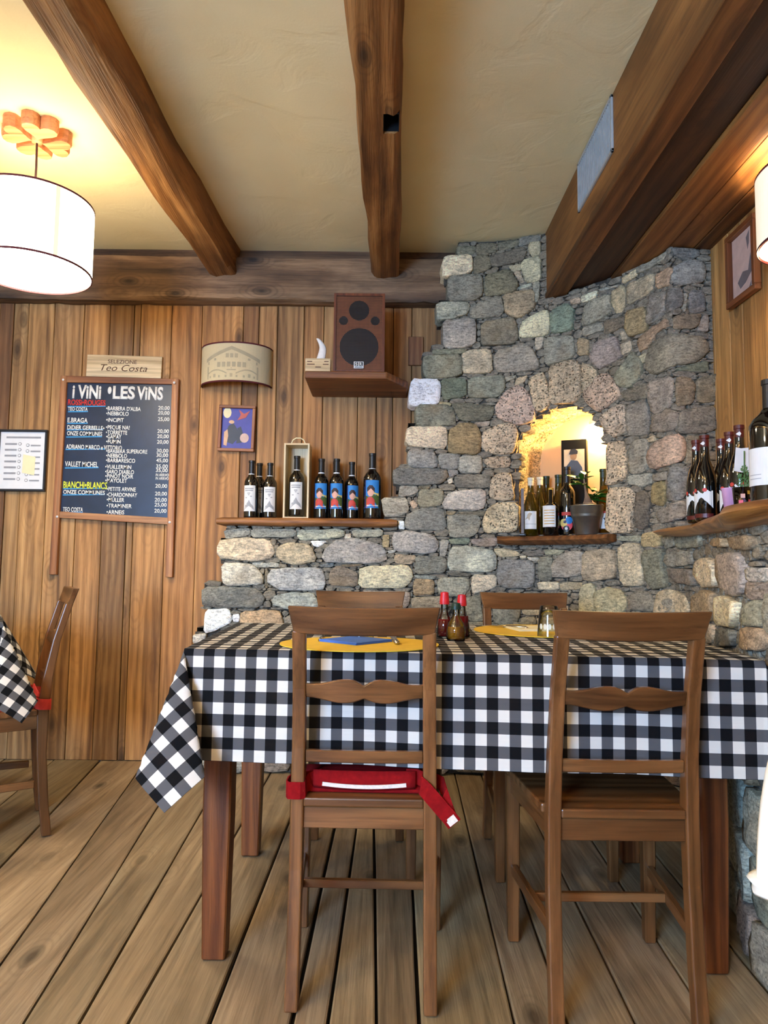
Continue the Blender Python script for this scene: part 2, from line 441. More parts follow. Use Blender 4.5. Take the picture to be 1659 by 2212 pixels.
MT['soil'] = pl('soil', rgb(50, 36, 24), 0.95, var=0.3, sc=90, bump=0.6); MT['pink_cup'] = pl('pink_cup', rgb(218, 168, 206), 0.4)
MT['sprig'] = pl('sprig_green', rgb(70, 104, 34), 0.6, var=0.3, sc=60); MT['white_cloth'] = pl('white_cloth', rgb(224, 218, 202), 0.9, var=0.03, sc=60, bump=0.15)
MT['pic_blue'] = pl('picture_blue', rgb(62, 62, 150), 0.5); MT['pic_dark'] = pl('picture_dark', rgb(42, 48, 60), 0.5)
MT['pic_tan'] = pl('picture_tan', rgb(214, 168, 124), 0.5); MT['pic_red'] = pl('picture_red', rgb(186, 78, 60), 0.5)
MT['pic_pink'] = pl('picture_pink', rgb(206, 176, 162), 0.6); MT['pic_grey'] = pl('picture_grey', rgb(112, 104, 104), 0.6)
MT['sepia'] = pl('sepia_print', rgb(188, 174, 148), 0.6); MT['box_black'] = pl('black_card', rgb(16, 15, 13), 0.7, spec=.15)
MT['box_tan'] = pl('tan_card', rgb(160, 124, 82), 0.6)


def emis(name, col, s, base=(0.9, 0.85, 0.75, 1)):
    m, nt, b = newmat(name); n = noise(nt, coords(nt, (1, 1, 1), False), 40, 2)
    nt.links.new(ramp(nt, n, [(0.3, tuple(x * 0.96 for x in base[:3]) + (1,)), (0.7, base)]), b.inputs['Base Color'])
    b.inputs['Emission Color'].default_value = col; b.inputs['Emission Strength'].default_value = s; b.inputs['Roughness'].default_value = 0.9
    return m


def text_obj(txt, name, mat, parent, width=None, size=None, bold=0.0, shear=0.0, thick=0.0006):
    cu = bpy.data.curves.new('txt', 'FONT'); cu.body = txt; cu.size = 1.0; cu.offset = bold; cu.shear = shear
    cu.resolution_u = 3
    o = bpy.data.objects.new('txt', cu); C.objects.link(o)
    bpy.context.view_layer.update()
    me = bpy.data.meshes.new_from_object(o.evaluated_get(bpy.context.evaluated_depsgraph_get()))
    bpy.data.objects.remove(o); bpy.data.curves.remove(cu)
    xs = [v.co.x for v in me.vertices] or [0, 1]
    x0, x1 = min(xs), max(xs)
    sy = size; sx = (width / (x1 - x0)) if width else size
    for v in me.vertices:
        v.co = Vector(((v.co.x - x0) * sx, 0, v.co.y * sy))
    bm = bmesh.new(); bm.from_mesh(me)
    ex = bmesh.ops.extrude_face_region(bm, geom=bm.faces[:])
    for e in ex['geom']:
        if isinstance(e, bmesh.types.BMVert): e.co.y -= thick
    bmesh.ops.recalc_face_normals(bm, faces=bm.faces); bm.to_mesh(me); bm.free()
    me.name = name
    return link(name, me, mat, parent)


# ================================================================== STRUCTURE
YW = 3.81; ZC = 2.715; ZS = 2.366; XB = 0.806; XR = 1.375
XL = -3.3; YF = -1.9
rng = random.Random(7)
# ---- back wall of boards
wb = MB(); wb.box(XL, YW + 0.022, 0, XR + 0.1, YW + 0.08, ZC)
wall_back = tag(wb.build('wall_back', MT['board_back']), 'old brown vertical plank wall behind the wine menu board', kind='structure')
us = [0, 30, 62, 118, 182, 238, 290, 304, 371, 437, 526, 560, 600, 657, 700, 775, 815, 850, 890, 960, 1040]
xs = [PY(u, 700, YW).x for u in us]
cols = [(.5, .42, .42), (.85, .84, .82), (1.12, 1.08, 1.0), (1.05, 1.0, .95), (1.18, 1.08, .96), (.62, .58, .55), (.78, .74, .7), (1.15, 1.05, .92), (1.08, .9, .72), (1.15, .98, .78),
        (.62, .5, .42), (1.2, 1.1, .98), (1.02, .98, .92), (1.02, .86, .7), (.95, .88, .8), (1.05, .98, .9), (1, .9, .8), (.85, .72, .62), (.75, .66, .58), (.7, .6, .5)]
x = xs[0]; pre = []
while x > XL: pre.append((x - rng.uniform(.12, .2), x)); x = pre[-1][0]
bl = [(a, b, (rng.uniform(.6, 1.1),) * 3) for a, b in pre] + [(xs[i], xs[i + 1], cols[i]) for i in range(len(cols))]
for a, b, c in bl:
    p = rng.uniform(0, 0.006); m = MB(); g = 0.0016
    m.box(a + g, YW - p, 0.0, b - g, YW + 0.02, 2.5)
    o = m.build('board', MT['board'], wall_back, bevel=0.002); o.color = (*c, 1)
# nail and worm holes are left to the grain; small plank patch on the wall
pt = MB(); A = PY(882, 728, YW - 0.012); B = PY(914, 790, YW - 0.012); pt.box(A.x, YW - 0.02, B.z, B.x, YW - 0.006, A.z)
tag(pt.build('wooden_plaque', MT['frameZ'], bevel=0.002), 'small plain brown wooden plaque on planks beside the loudspeaker', 'plaque').color = (.62, .55, .5, 1)
# ---- floor
fb = MB(); fb.box(XL - 0.1, YF - 0.1, -0.08, XR + 0.12, YW + 0.08, -0.024)
floor = tag(fb.build('floor', MT['floor_gap']), 'worn wide wooden floorboards running towards the plank wall', kind='structure')
la = [(-2.35, -2.7), (-2.12, -2.45), (-1.86, -2.15), (-1.62, -1.89), (-1.40, -1.64), (-1.15, -1.40), (-.924, -1.166), (-.781, -.969), (-.66, -.76), (-.554, -.546), (-.374, -.361), (-.193, -.175), (-.112, -.085), (-.006, -.036), (.09, .126), (.302, .356), (.42, .485), (.571, .64), (.74, .82), (.93, 1.02), (1.12, 1.22), (1.3, 1.38)]


def lx(l, y): return l[0] + (l[1] - l[0]) * (y - 1.668) / (3.4 - 1.668)


for i in range(len(la) - 1):
    l0, l1 = la[i], la[i + 1]; segs = [YF, YW + 0.05]
    if i % 3 == 1: segs = [YF, rng.uniform(0.2, 1.0), YW + 0.05]
    gw = 0.0016 + (0.003 if i in (9, 10, 11, 13) else 0.0006)
    for k in range(len(segs) - 1):
        ya, yb = segs[k] + 0.001, segs[k + 1] - 0.001; n = 12; top = []; bot = []
        e0 = []; e1 = []
        for j in range(n + 1):
            y = ya + (yb - ya) * j / n
            e0.append((max(XL, lx(l0, y)) + gw + rng.uniform(0, .0022), y)); e1.append((lx(l1, y) - gw - rng.uniform(0, .0022), y))
        m = MB(); dz = -rng.uniform(0, 0.004)
        rings = [[(a[0], a[1], -0.022), (b[0], b[1], -0.022), (b[0], b[1], dz - .002), (b[0] - .004, b[1], dz), (a[0] + .004, a[1], dz), (a[0], a[1], dz - .002)] for a, b in zip(e0, e1)]
        m.loft(rings); o = m.build('floor_plank', MT['floor'], floor)
        t = rng.uniform(.86, 1.1); o.color = (t, t * rng.uniform(.96, 1.02), t * rng.uniform(.9, 1.02), 1)
# ---- ceiling
cb = MB(); cb.box(XL - 0.1, YF - 0.1, ZC, XR + 0.12, YW + 0.08, ZC + 0.08)
tag(cb.build('ceiling', MT['ceiling']), 'cream rough plaster ceiling between dark beams', kind='structure')
# ---- side and rear walls
m = MB(); m.box(XR + 0.022, YF, 0, XR + 0.09, YW, ZC); wall_right = tag(m.build('wall_right', MT['board_back']), 'honey plank wall beside the stone corner', kind='structure')
y = 3.1; k = 0
while y > YF + 0.05:
    wd = [.115, .06, .13, .1, .16, .12][k % 6]; k += 1; m = MB(); m.box(XR - rng.uniform(0, .004), y - wd + .0015, 0.0, XR + 0.02, y - .0015, ZS + 0.01)
    o = m.build('board', MT['board'], wall_right, bevel=0.002); t = [1.3, 1.42, 1.05, 1.25, .95, 1.15][k % 6]; o.color = (t, t * .92, t * .74, 1); y -= wd
m = MB(); m.box(XL - 0.08, YF, 0, XL, YW, ZC); tag(m.build('wall_left', MT['plainwall']), 'plain cream plaster wall on the lamp side', kind='structure')
wx0, wx1, wz0, wz1 = -2.3, -1.0, 0.85, 2.05
m = MB()
m.box(XL, YF - .08, 0, wx0, YF, ZC); m.box(wx1, YF - .08, 0, XR + .1, YF, ZC); m.box(wx0, YF - .08, 0, wx1, YF, wz0); m.box(wx0, YF - .08, wz1, wx1, YF, ZC)
tag(m.build('wall_front', MT['plainwall']), 'plain cream wall with the daylight window facing the stone corner', kind='structure')
wf = tag(empty('window_1', (-1.65, YF, wz0)), 'timber casement window opposite the stone corner', kind='structure')
m = MB()
for a, b in ((-.65, -.6), (-.025, .025), (.6, .65)): m.box(a, -.06, 0, b, 0, 1.2)
m.build('window_frame', MT['frameZ'], wf)
m = MB(); m.box(-.65, -.06, 0, .65, 0, .05); m.box(-.65, -.06, 1.15, .65, 0, 1.2); m.build('window_rail', MT['frameX'], wf)

# ---- beams


def noisy_beam(name, mat, p0, p1, w, h, up, seed, label, taper=1.0, wob=0.008, n=40, kchip=0.012, wane=.018):
    r = random.Random(seed); p0 = Vector(p0); p1 = Vector(p1); t = (p1 - p0).normalized(); side = t.cross(Vector(up)).normalized(); upv = Vector(up)
    ph = [r.uniform(0, 6) for _ in range(12)]; m = MB(); rings = []
    base = [(-.5, 1), (-.5, .5), (-.5, .18), (-.46, .05), (-.38, 0), (-.15, -.01), (.15, -.01), (.38, 0), (.46, .05), (.5, .18), (.5, .5), (.5, 1)]
    for j in range(n + 1):
        s = j / n; c = p0.lerp(p1, s); k = 1 + (taper - 1) * s; L = (p1 - p0).length * s
        ring = []
        for q, (a, b) in enumerate(base):
            da = wob * (sin(L * 3.1 + ph[q]) + .5 * sin(L * 8.7 + ph[(q + 3) % 12])) + r.uniform(-1, 1) * .0022
            db = (wob * .6 * sin(L * 4.3 + ph[(q + 5) % 12]) + r.uniform(-1, 1) * .002) if b < .9 else 0
            if r.random() < .05 and 2 < q < 9: db += kchip * .6
            ring.append(c + side * (a * w * k + da) + upv * (b * h * (1 if b > .9 else k) + db - (h if False else 0)))
        rings.append(ring)
    m.loft(rings); o = m.build(name, mat); smooth_by_angle(o, .5)
    return tag(o, label, kind='structure')


def bx(u, v, z): p = PZ(u, v, z); return p


b1a = bx(165, 180, 2.56); b1b = bx(263, 180, 2.56); b1c = bx(452, 602, 2.56); b1d = bx(517, 602, 2.56)


def ext(pa, pb, y):
    t = (y - pa.y) / (pb.y - pa.y); return pa.lerp(pb, t)


m1 = (b1a + b1b) / 2; m2 = (b1c + b1d) / 2
ea, eb = ext(m1, m2, YF), ext(m1, m2, 3.76)
noisy_beam('trim_1', MT['beamY'], (ea.x, YF, 2.555), (eb.x, 3.76, 2.555), .152, ZC - 2.555, (0, 0, 1), 3, 'hewn brown ceiling beam nearest the drum pendant lamp')
c1 = (bx(742, 1, 2.56) + bx(872, 1, 2.56)) / 2; c2 = (bx(806, 603, 2.56) + bx(859, 603, 2.56)) / 2
ea, eb = ext(c1, c2, YF), ext(c1, c2, 3.76)
beam2 = noisy_beam('trim_2', MT['beamY'], (ea.x, YF, 2.555), (eb.x, 3.76, 2.555), .158, ZC - 2.555, (0, 0, 1), 11, 'hewn brown ceiling beam with a square mortise hole, above the loudspeaker', taper=.93)
noisy_beam('trim_3', MT['beamY'], (-1.86, YF, 2.555), (-1.78, 3.76, 2.555), .15, ZC - 2.555, (0, 0, 1), 19, 'hewn brown ceiling beam beyond the drum pendant lamp')
# mortise cut in beam 2
hc = bx(850, 270, 2.558); hc.x -= .006
m = MB(); m.box(hc.x - .03 / 1, hc.y - .05, 2.5, hc.x + .026, hc.y + .05, 2.63); cut = m.build('cutter', None)
md = beam2.modifiers.new('b', 'BOOLEAN'); md.operation = 'DIFFERENCE'; md.object = cut; md.solver = 'EXACT'
bpy.context.view_layer.update()
nm = bpy.data.meshes.new_from_object(beam2.evaluated_get(bpy.context.evaluated_depsgraph_get()))
beam2.modifiers.clear(); beam2.data = nm; bpy.data.objects.remove(cut)
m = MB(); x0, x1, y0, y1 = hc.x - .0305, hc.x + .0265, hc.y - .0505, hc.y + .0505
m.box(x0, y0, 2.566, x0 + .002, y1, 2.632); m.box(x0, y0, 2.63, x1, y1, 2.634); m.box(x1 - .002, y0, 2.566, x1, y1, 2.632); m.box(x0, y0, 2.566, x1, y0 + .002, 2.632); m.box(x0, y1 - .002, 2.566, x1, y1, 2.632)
m.build('mortise_shade', MT['caps_black'], beam2)  # black sheets paint the shade inside the hole
# header log along the back wall
hb = PY(560, 650, 3.73).z
noisy_beam('trim_4', MT['beamX'], (.36, 3.775, hb), (XL, 3.775, hb), .11, .235, (0, 0, 1), 23, 'dark weathered wall log running under the ends of the ceiling beams', wob=.007, n=70)
m = MB(); m.box(XL, 3.765, hb + .19, .4, 3.83, ZC); tag(m.build('trim_5', MT['beamX']), 'dark plank between wall log and plaster ceiling', kind='structure').color = (.62, .58, .55, 1)
# boxed beam and boarded soffit on the right
tr = empty('trim_6', (XB, 0, ZS)); tag(tr, 'boarded beam casing and soffit over the stone corner', kind='structure')
tr.location = (0, 0, 0)


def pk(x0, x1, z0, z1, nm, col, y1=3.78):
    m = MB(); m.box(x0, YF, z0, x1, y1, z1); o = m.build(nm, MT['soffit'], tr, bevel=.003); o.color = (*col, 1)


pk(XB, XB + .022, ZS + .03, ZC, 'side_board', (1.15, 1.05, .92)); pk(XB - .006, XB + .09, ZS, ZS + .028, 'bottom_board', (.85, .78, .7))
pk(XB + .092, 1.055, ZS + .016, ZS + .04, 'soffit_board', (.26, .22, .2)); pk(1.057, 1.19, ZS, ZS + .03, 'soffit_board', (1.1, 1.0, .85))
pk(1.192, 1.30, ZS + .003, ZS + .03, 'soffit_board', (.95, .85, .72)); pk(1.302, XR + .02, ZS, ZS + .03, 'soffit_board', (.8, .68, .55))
# vent grille on the casing
q = [PXp(*p, XB - .001) for p in ((1250, 352), (1325, 206), (1325, 330), (1252, 458))]
yn, yf = (q[1].y + q[2].y) / 2, (q[0].y + q[3].y) / 2; zt, zb = (q[0].z + q[1].z) / 2, (q[2].z + q[3].z) / 2
vt = tag(empty('vent_grille', (XB, (yn + yf) / 2, (zt + zb) / 2)), 'pale grey metal vent grille on the boarded beam casing', 'vent')
hy, hz = (yf - yn) / 2, (zt - zb) / 2
m = MB(); w_ = .012
m.box(-.009, -hy, -hz, 0, hy, -hz + w_); m.box(-.009, -hy, hz - w_, 0, hy, hz); m.box(-.009, -hy, -hz, 0, -hy + w_, hz); m.box(-.009, hy - w_, -hz, 0, hy, hz); m.build('frame', MT['vent'], vt, bevel=.0015)
n = 26
for i in range(n):
    yy = -hy + w_ + (2 * hy - 2 * w_) * (i + .5) / n; m = MB(); m.box(-.006, yy - .0028, -hz + w_, -.001, yy + .0028, hz - w_); m.build('slat', MT['vent'], vt)
m = MB(); m.box(-.001, -hy + w_, -hz + w_, -.0002, hy - w_, hz - w_); m.build('backing', MT['grey_ink'], vt)

# ================================================================== STONE CORNER
main = [(-.98, 3.62), (-.5, 3.62), (.0, 3.62), (.45, 3.625), (.7, 3.575), (.9, 3.44), (1.06, 3.25), (1.165, 3.05), (1.2, 2.93)]
lowx = [(1.2, 2.93), (1.175, 2.65), (1.09, 2.3), (.985, 1.98), (.955, 1.78), (1.03, 1.5), (1.2, 1.3), (1.36, 1.22)]


def catmull(P, n=12):
    P = [Vector((p[0], p[1], 0)) for p in P]; out = []
    for i in range(len(P) - 1):
        a = P[max(i - 1, 0)]; b = P[i]; c = P[i + 1]; d = P[min(i + 2, len(P) - 1)]
        for k in range(n):
            t = k / n
            out.append(.5 * ((2 * b) + (c - a) * t + (2 * a - 5 * b + 4 * c - d) * t * t + (3 * b - a - 3 * c + d) * t ** 3))
    out.append(P[-1]); return out


cm = catmull(main)
NM = len(cm)
cu_ = cm + [Vector((1.2 + .185 * k / 8, 2.93 + .02 * k / 8, 0)) for k in range(1, 9)]
cl_ = cm + catmull(lowx)[1:]


class Curve:
    def __init__(s, P):
        s.P = P; s.S = [0]
        for a, b in zip(P, P[1:]): s.S.append(s.S[-1] + (b - a).length)
        s.T = []
        for i in range(len(P)):
            s.T.append((P[min(i + 1, len(P) - 1)] - P[max(i - 1, 0)]).normalized())

    def at(s, q):
        q = max(0, min(q, s.S[-1])); lo, hi = 0, len(s.S) - 1
        while hi - lo > 1:
            mid = (lo + hi) // 2
            if s.S[mid] <= q: lo = mid
            else: hi = mid
        f = (q - s.S[lo]) / max(1e-9, s.S[hi] - s.S[lo])
        p = s.P[lo].lerp(s.P[hi], f); t = s.T[lo].lerp(s.T[hi], f).normalized()
        return p, Vector((t.y, -t.x, 0))

    def W(s, q, z, h):
        over = min(0, q) + max(0, q - s.S[-1])
        p, n = s.at(q); t = Vector((-n.y, n.x, 0))
        p = p + t * over + n * h; return Vector((p.x, p.y, z))

    def hit(s, u, v):
        d = ray(u, v)
        for i in range(len(s.P) - 1):
            a = s.P[i].x * d.y - s.P[i].y * d.x; b = s.P[i + 1].x * d.y - s.P[i + 1].y * d.x
            if (a <= 0 < b) or (i == 0 and a > 0) or (i == len(s.P) - 2 and b <= 0):
                f = -a / (b - a) if b != a else 0
                f = max(-8, min(f, 8)); p = s.P[i].lerp(s.P[i + 1], f)
                return s.S[i] + f * (s.S[i + 1] - s.S[i]), 1.0 + d.z * p.y / d.y


CU = Curve(cu_); CL = Curve(cl_)
SM = CU.S[NM - 1]
ZLOW = 1.15


def hit(u, v):
    s, z = CU.hit(u, v)
    if s > SM - .02 and z < ZLOW: return CL.hit(u, v)
    return s, z


col_g = {'d': (92, 88, 82), 'g': (136, 132, 122), 'G': (120, 124, 112), 'b': (184, 170, 142), 'w': (196, 196, 190), 'W': (222, 224, 228), 'c': (204, 194, 170), 'o': (146, 124, 88), 'k': (108, 96, 82),
         'B': (126, 132, 136), 'D': (92, 98, 102), 'n': (112, 128, 112), 'N': (80, 94, 84), 't': (182, 164, 142), 'p': (198, 172, 150), 'l': (168, 168, 160), 'L': (160, 170, 170), 'T': (172, 146, 112)}
ZA = (820, 500, 4.1475); ZB = (1180, 520, 4.1475); ZCc = (820, 880, 4.809); ZD = (1280, 880, 4.377); ZE = (400, 1100, 2.765); ZG = (940, 1280, 5.53); ZH = (1040, 1140, 5.53)
stone_src = [
 (ZA, '''690,145 860,135 850,205 700,225 d|870,120 1050,110 1045,185 960,220 865,215 k|1065,105 1240,80 1250,130 1070,180 d|1260,60 1440,30 1440,90 1330,120 1255,150 d
590,225 830,220 825,385 565,415 560,300 c|845,235 970,215 1000,330 880,385 840,380 k|990,225 1270,150 1320,180 1290,270 1010,325 d|1345,110 1445,95 1445,210 1370,235 1335,160 b
1285,270 1445,225 1445,435 1310,460 1275,340 b|610,410 920,395 915,580 860,620 610,630 G|950,400 1170,345 1245,470 1220,545 950,590 930,530 k|1160,320 1275,290 1265,350 1190,365 b
1200,370 1250,350 1300,455 1265,470 p|1250,500 1360,465 1370,490 1250,525 l|1375,470 1440,445 1430,620 1395,640 g|510,640 800,645 790,740 640,790 515,800 l|810,680 1090,580 1115,720 1080,770 810,785 g
1105,570 1390,520 1395,690 1240,790 1130,735 o|565,800 860,790 860,990 810,1040 575,1050 g|910,830 1215,770 1245,960 1200,1010 910,1025 k|1290,800 1500,700 1530,760 1520,930 1260,955 1255,880 c
475,1065 790,1055 730,1100 480,1105 G|400,1120 730,1105 735,1300 410,1325 390,1200 G|735,1110 800,1070 990,1055 1010,1250 985,1270 740,1275 b|1040,1080 1300,1005 1370,1060 1430,1150 1430,1240 1060,1270 1025,1200 g
1400,960 1480,945 1460,1050 1400,1065 b|285,1330 545,1335 530,1555 260,1570 W|550,1330 770,1320 775,1480 570,1515 N|800,1320 1110,1290 1130,1400 1060,1490 790,1490 G|535,1525 640,1540 640,1565 530,1560 o
1120,1310 1230,1290 1210,1320 1140,1350 l|1230,1320 1330,1290 1300,1350 1210,1390 p'''),
 (ZA, '''1030,1590 1120,1450 1230,1380 1320,1420 1400,1600 1380,1700 1250,1740 1060,1680 t!|1330,1330 1470,1260 1520,1380 1535,1560 1430,1630 1390,1560 t!'''),
 (ZB, '''50,640 190,560 260,620 240,800 50,840 n|220,530 310,510 310,560 230,575 b|315,500 470,450 440,520 330,560 c|480,440 660,390 650,410 500,455 l|690,330 830,255 815,320 700,390 b|840,250 1060,60 1090,80 1080,150 960,240 830,300 g
1100,70 1350,65 1365,140 1270,190 1060,170 D|750,400 960,300 980,330 960,450 740,580 b|600,470 700,400 725,450 710,620 640,655 600,570 b|370,560 580,480 590,640 540,690 320,780 g|1000,310 1130,240 1110,400 1010,430 T
1110,260 1240,190 1390,190 1410,380 1120,405 B|330,790 510,740 520,800 340,860 g|530,720 720,680 720,760 540,850 k|735,640 900,600 920,800 760,860 730,800 o|940,490 1090,450 1085,600 1040,690 920,770 g
1100,450 1210,430 1220,580 1110,650 1085,600 D|1280,460 1400,450 1415,640 1270,650 D|1215,480 1260,480 1240,640 1215,640 l|0,870 240,850 270,1040 0,1130 G|290,870 390,890 390,1020 290,1030 o
450,920 640,860 690,1040 480,1160 400,1060 g|680,930 770,900 770,980 690,1030 b|665,830 710,800 740,880 690,890 b|830,880 1000,760 1090,700 1110,760 1000,830 930,950 850,1000 T|1110,690 1380,660 1330,790 1110,810 1060,790 k
1390,680 1440,670 1440,820 1340,810 g|960,930 1100,860 1400,880 1430,1010 1290,1110 980,1210 900,1130 G|830,1050 910,1000 910,1080 850,1100 b|680,1150 790,990 870,1080 870,1190 760,1320 660,1300 620,1220 G
1300,1110 1440,1080 1440,1180 1060,1200 1100,1170 N|690,1360 940,1270 940,1410 720,1440 d|950,1260 1140,1215 1130,1490 980,1560 945,1400 g|1145,1240 1240,1230 1320,1300 1300,1460 1135,1490 k|1330,1250 1515,1200 1515,1440 1345,1450 k
740,1480 930,1450 945,1650 910,1740 770,1750 740,1680 g|980,1580 1110,1500 1180,1560 1150,1700 960,1720 g|1190,1530 1500,1480 1500,1700 1430,1720 1170,1740 d'''),
 (ZB, '''30,1120 250,1070 320,1100 320,1400 280,1450 40,1470 t!|340,1380 520,1180 590,1220 680,1380 640,1420 490,1540 400,1480 t!|330,1100 400,1120 470,1190 380,1320 330,1370 t!|500,1580 650,1480 720,1470 730,1700 620,1760 540,1700 t!'''),
 (ZD, '''150,340 310,320 330,440 340,650 280,700 150,750 160,550 t!|155,770 350,760 410,810 410,960 380,1080 400,1180 145,1190 t!'''),
 (ZCc, '''1060,270 1270,170 1420,190 1440,290 1390,480 1180,490 1060,430 t!|1080,560 1150,520 1350,510 1350,620 1150,635 t!|1150,760 1220,690 1370,680 1400,960 1250,970 1140,930 t!|1070,1180 1120,1060 1230,990 1440,1000 1440,1290 1090,1310 t!'''),
 (ZCc, '''375,-20 740,-20 800,170 700,190 385,205 n|745,-40 1190,-20 1160,110 1130,140 850,145 790,60 d|285,210 670,200 700,260 690,430 600,430 275,400 c|720,240 850,165 980,170 1050,260 1050,450 1000,490 710,475 o|980,165 1150,145 1130,195 1010,205 g
300,440 560,450 600,580 590,625 300,625 B|610,490 820,485 820,600 800,640 630,640 B|835,510 1055,505 1060,640 1045,680 825,680 l|150,660 190,635 690,645 700,740 640,800 155,810 D|705,655 800,650 820,690 730,730 g|700,760 750,735 760,780 720,795 c
780,730 860,700 1140,700 1150,820 1100,840 790,830 d|215,815 390,820 400,880 340,910 200,935 B|400,820 470,795 540,810 500,855 410,855 k|410,860 650,850 655,920 630,1030 420,1035 400,980 g|700,910 800,870 1090,855 1100,980 1060,1070 690,1060 650,1010 w
25,945 280,945 300,1080 210,1130 50,1140 l|310,990 350,965 400,1020 350,1055 p|270,1140 400,1055 660,1050 690,1260 640,1280 270,1270 B|690,1080 800,1080 760,1120 700,1115 o|700,1140 780,1115 1030,1120 1050,1220 980,1340 730,1350 g
820,1085 1090,1080 1085,1135 830,1110 d|190,1180 250,1180 260,1270 200,1260 W|140,1310 280,1285 500,1310 600,1370 600,1500 450,1520 170,1500 130,1400 w|625,1380 720,1380 690,1540 625,1540 l|720,1365 940,1360 920,1420 740,1420 n
960,1370 1220,1350 1210,1440 1090,1450 960,1420 g|740,1450 920,1440 1180,1480 1215,1560 1210,1690 1080,1710 700,1690 720,1560 w|160,1525 380,1540 340,1630 160,1620 b|380,1540 690,1560 680,1720 370,1730 N
360,1780 560,1800 560,1940 350,1950 o|620,1770 920,1770 930,1860 870,1960 650,1960 600,1890 l|960,1740 1210,1745 1205,1870 960,1940 c|340,1970 680,1970 720,2080 340,2100 g|880,1980 1040,1950 1060,2120 1080,2212 920,2212 g
80,1490 180,1475 150,1510 100,1515 w|700,1715 940,1720 940,1760 740,1750 d|360,1740 590,1750 570,1785 380,1775 D'''),
 (ZG, '''690,150 1030,150 1010,300 960,380 700,390 G|1050,160 1470,160 1430,260 1060,270 b|1030,300 1200,290 1210,380 1040,390 g|1230,300 1460,280 1480,400 1240,400 b'''),
 (ZH, '''150,255 240,245 440,290 470,335 370,350 200,345 b|480,290 740,260 750,330 560,345 d|770,260 1010,265 930,325 770,320 G|200,400 300,375 560,390 650,430 640,640 600,720 250,715 190,650 B|690,370 850,340 850,620 690,620 G|860,420 1000,300 1220,270 1210,560 1040,590 860,590 g
1240,280 1600,260 1630,400 1610,600 1300,640 1215,600 b|680,650 920,645 930,740 690,740 c|950,660 1220,650 1190,740 960,740 b|1210,700 1340,660 1390,800 1380,1040 1180,1040 1190,780 b|540,350 690,360 680,400 600,395 w|460,340 530,330 540,360 470,365 c|940,930 1040,930 1040,1020 950,1020 w'''),
 (ZE, '''235,125 385,110 390,155 250,175 B|400,120 660,120 660,165 400,170 B|670,125 950,120 940,170 680,185 l|950,150 990,145 990,180 955,180 c|1000,125 1180,120 1170,165 1010,165 l|200,190 330,170 500,180 540,250 500,300 400,310 200,290 c
550,230 630,200 750,215 790,310 650,335 550,290 b|750,190 850,190 800,225 770,220 W|830,250 900,185 1000,170 1190,220 1200,310 1120,325 820,315 L|1180,155 1220,155 1215,230 1180,225 o|405,320 555,320 560,345 410,345 w|225,320 400,325 470,400 460,450 230,455 w
510,365 620,350 810,350 840,420 830,480 570,485 490,430 L|870,370 910,335 1030,380 1030,460 880,455 860,430 k|1050,345 1340,330 1360,400 1310,470 1035,470 c|100,490 150,460 430,470 480,540 440,590 110,580 D|530,520 620,500 770,500 800,600 650,605 520,570 L
125,600 265,595 280,670 200,715 115,740 W|340,610 560,600 590,665 560,720 330,710 T|285,630 325,625 325,670 290,670 W|50,750 130,740 115,790 50,800 w|600,640 720,630 730,720 600,720 g|480,370 500,365 495,470 475,470 d|935,330 1060,325 1040,340 950,345 o
840,500 1020,490 1010,600 860,600 G|1040,490 1340,490 1330,590 1050,590 l|800,330 890,320 880,345 810,345 B|760,640 1000,630 1000,720 770,720 b|1030,630 1330,620 1330,720 1040,720 g'''),
 (ZD, '''360,390 430,310 530,300 550,560 500,620 380,630 g|520,300 600,260 620,320 540,330 T|560,430 640,330 810,255 860,320 850,520 600,590 560,520 p|870,270 990,250 985,500 865,545 k|360,650 570,620 580,720 480,750 350,720 g|590,640 720,600 720,680 600,700 g
740,580 900,570 880,680 860,860 720,880 D|580,720 700,700 715,850 690,930 580,900 o|430,820 530,790 560,900 550,1080 530,1140 430,1140 420,1000 d|630,990 870,880 870,1050 680,1100 640,1060 G|490,1200 600,1170 660,1210 650,1310 480,1320 o
255,1220 470,1210 470,1270 260,1260 g|690,1240 780,1200 800,1300 700,1340 g|810,1230 1060,1200 1050,1320 820,1330 g|1110,1310 1150,1240 1290,1230 1310,1320 T|1320,1230 1580,1210 1570,1350 1330,1330 o
255,1340 330,1290 470,1300 490,1500 500,1690 290,1680 270,1500 b|500,1360 690,1340 700,1500 740,1690 590,1720 510,1600 G|730,1400 830,1350 970,1360 960,1480 740,1510 g|740,1520 960,1530 1000,1690 760,1640 d|985,1500 1060,1430 1170,1430 1230,1500 1230,1700 1080,1700 990,1600 c
1250,1400 1430,1370 1480,1480 1480,1760 1380,1780 1250,1690 g|1500,1520 1700,1520 1700,1640 1500,1640 l|1500,1660 1720,1660 1720,1810 1560,1820 1490,1750 k|30,1760 150,1700 300,1740 340,1860 300,1960 60,1950 b|360,1790 440,1740 560,1750 600,1880 570,1930 370,1910 k
620,1780 700,1720 880,1760 940,1900 920,2000 620,1990 b|970,1790 1100,1730 1210,1770 1190,2010 960,2010 T|1220,1800 1300,1780 1440,1850 1390,2080 1200,2060 c|1450,1900 1560,1830 1720,1830 1720,2060 1440,2060 g
620,2020 930,2030 900,2200 600,2180 g|960,2040 1180,2050 1170,2230 940,2220 b|1220,2100 1390,2110 1380,2250 1210,2260 D|1430,2090 1720,2090 1720,2300 1420,2280 T|300,2010 580,2020 570,2180 290,2170 l'''),
]


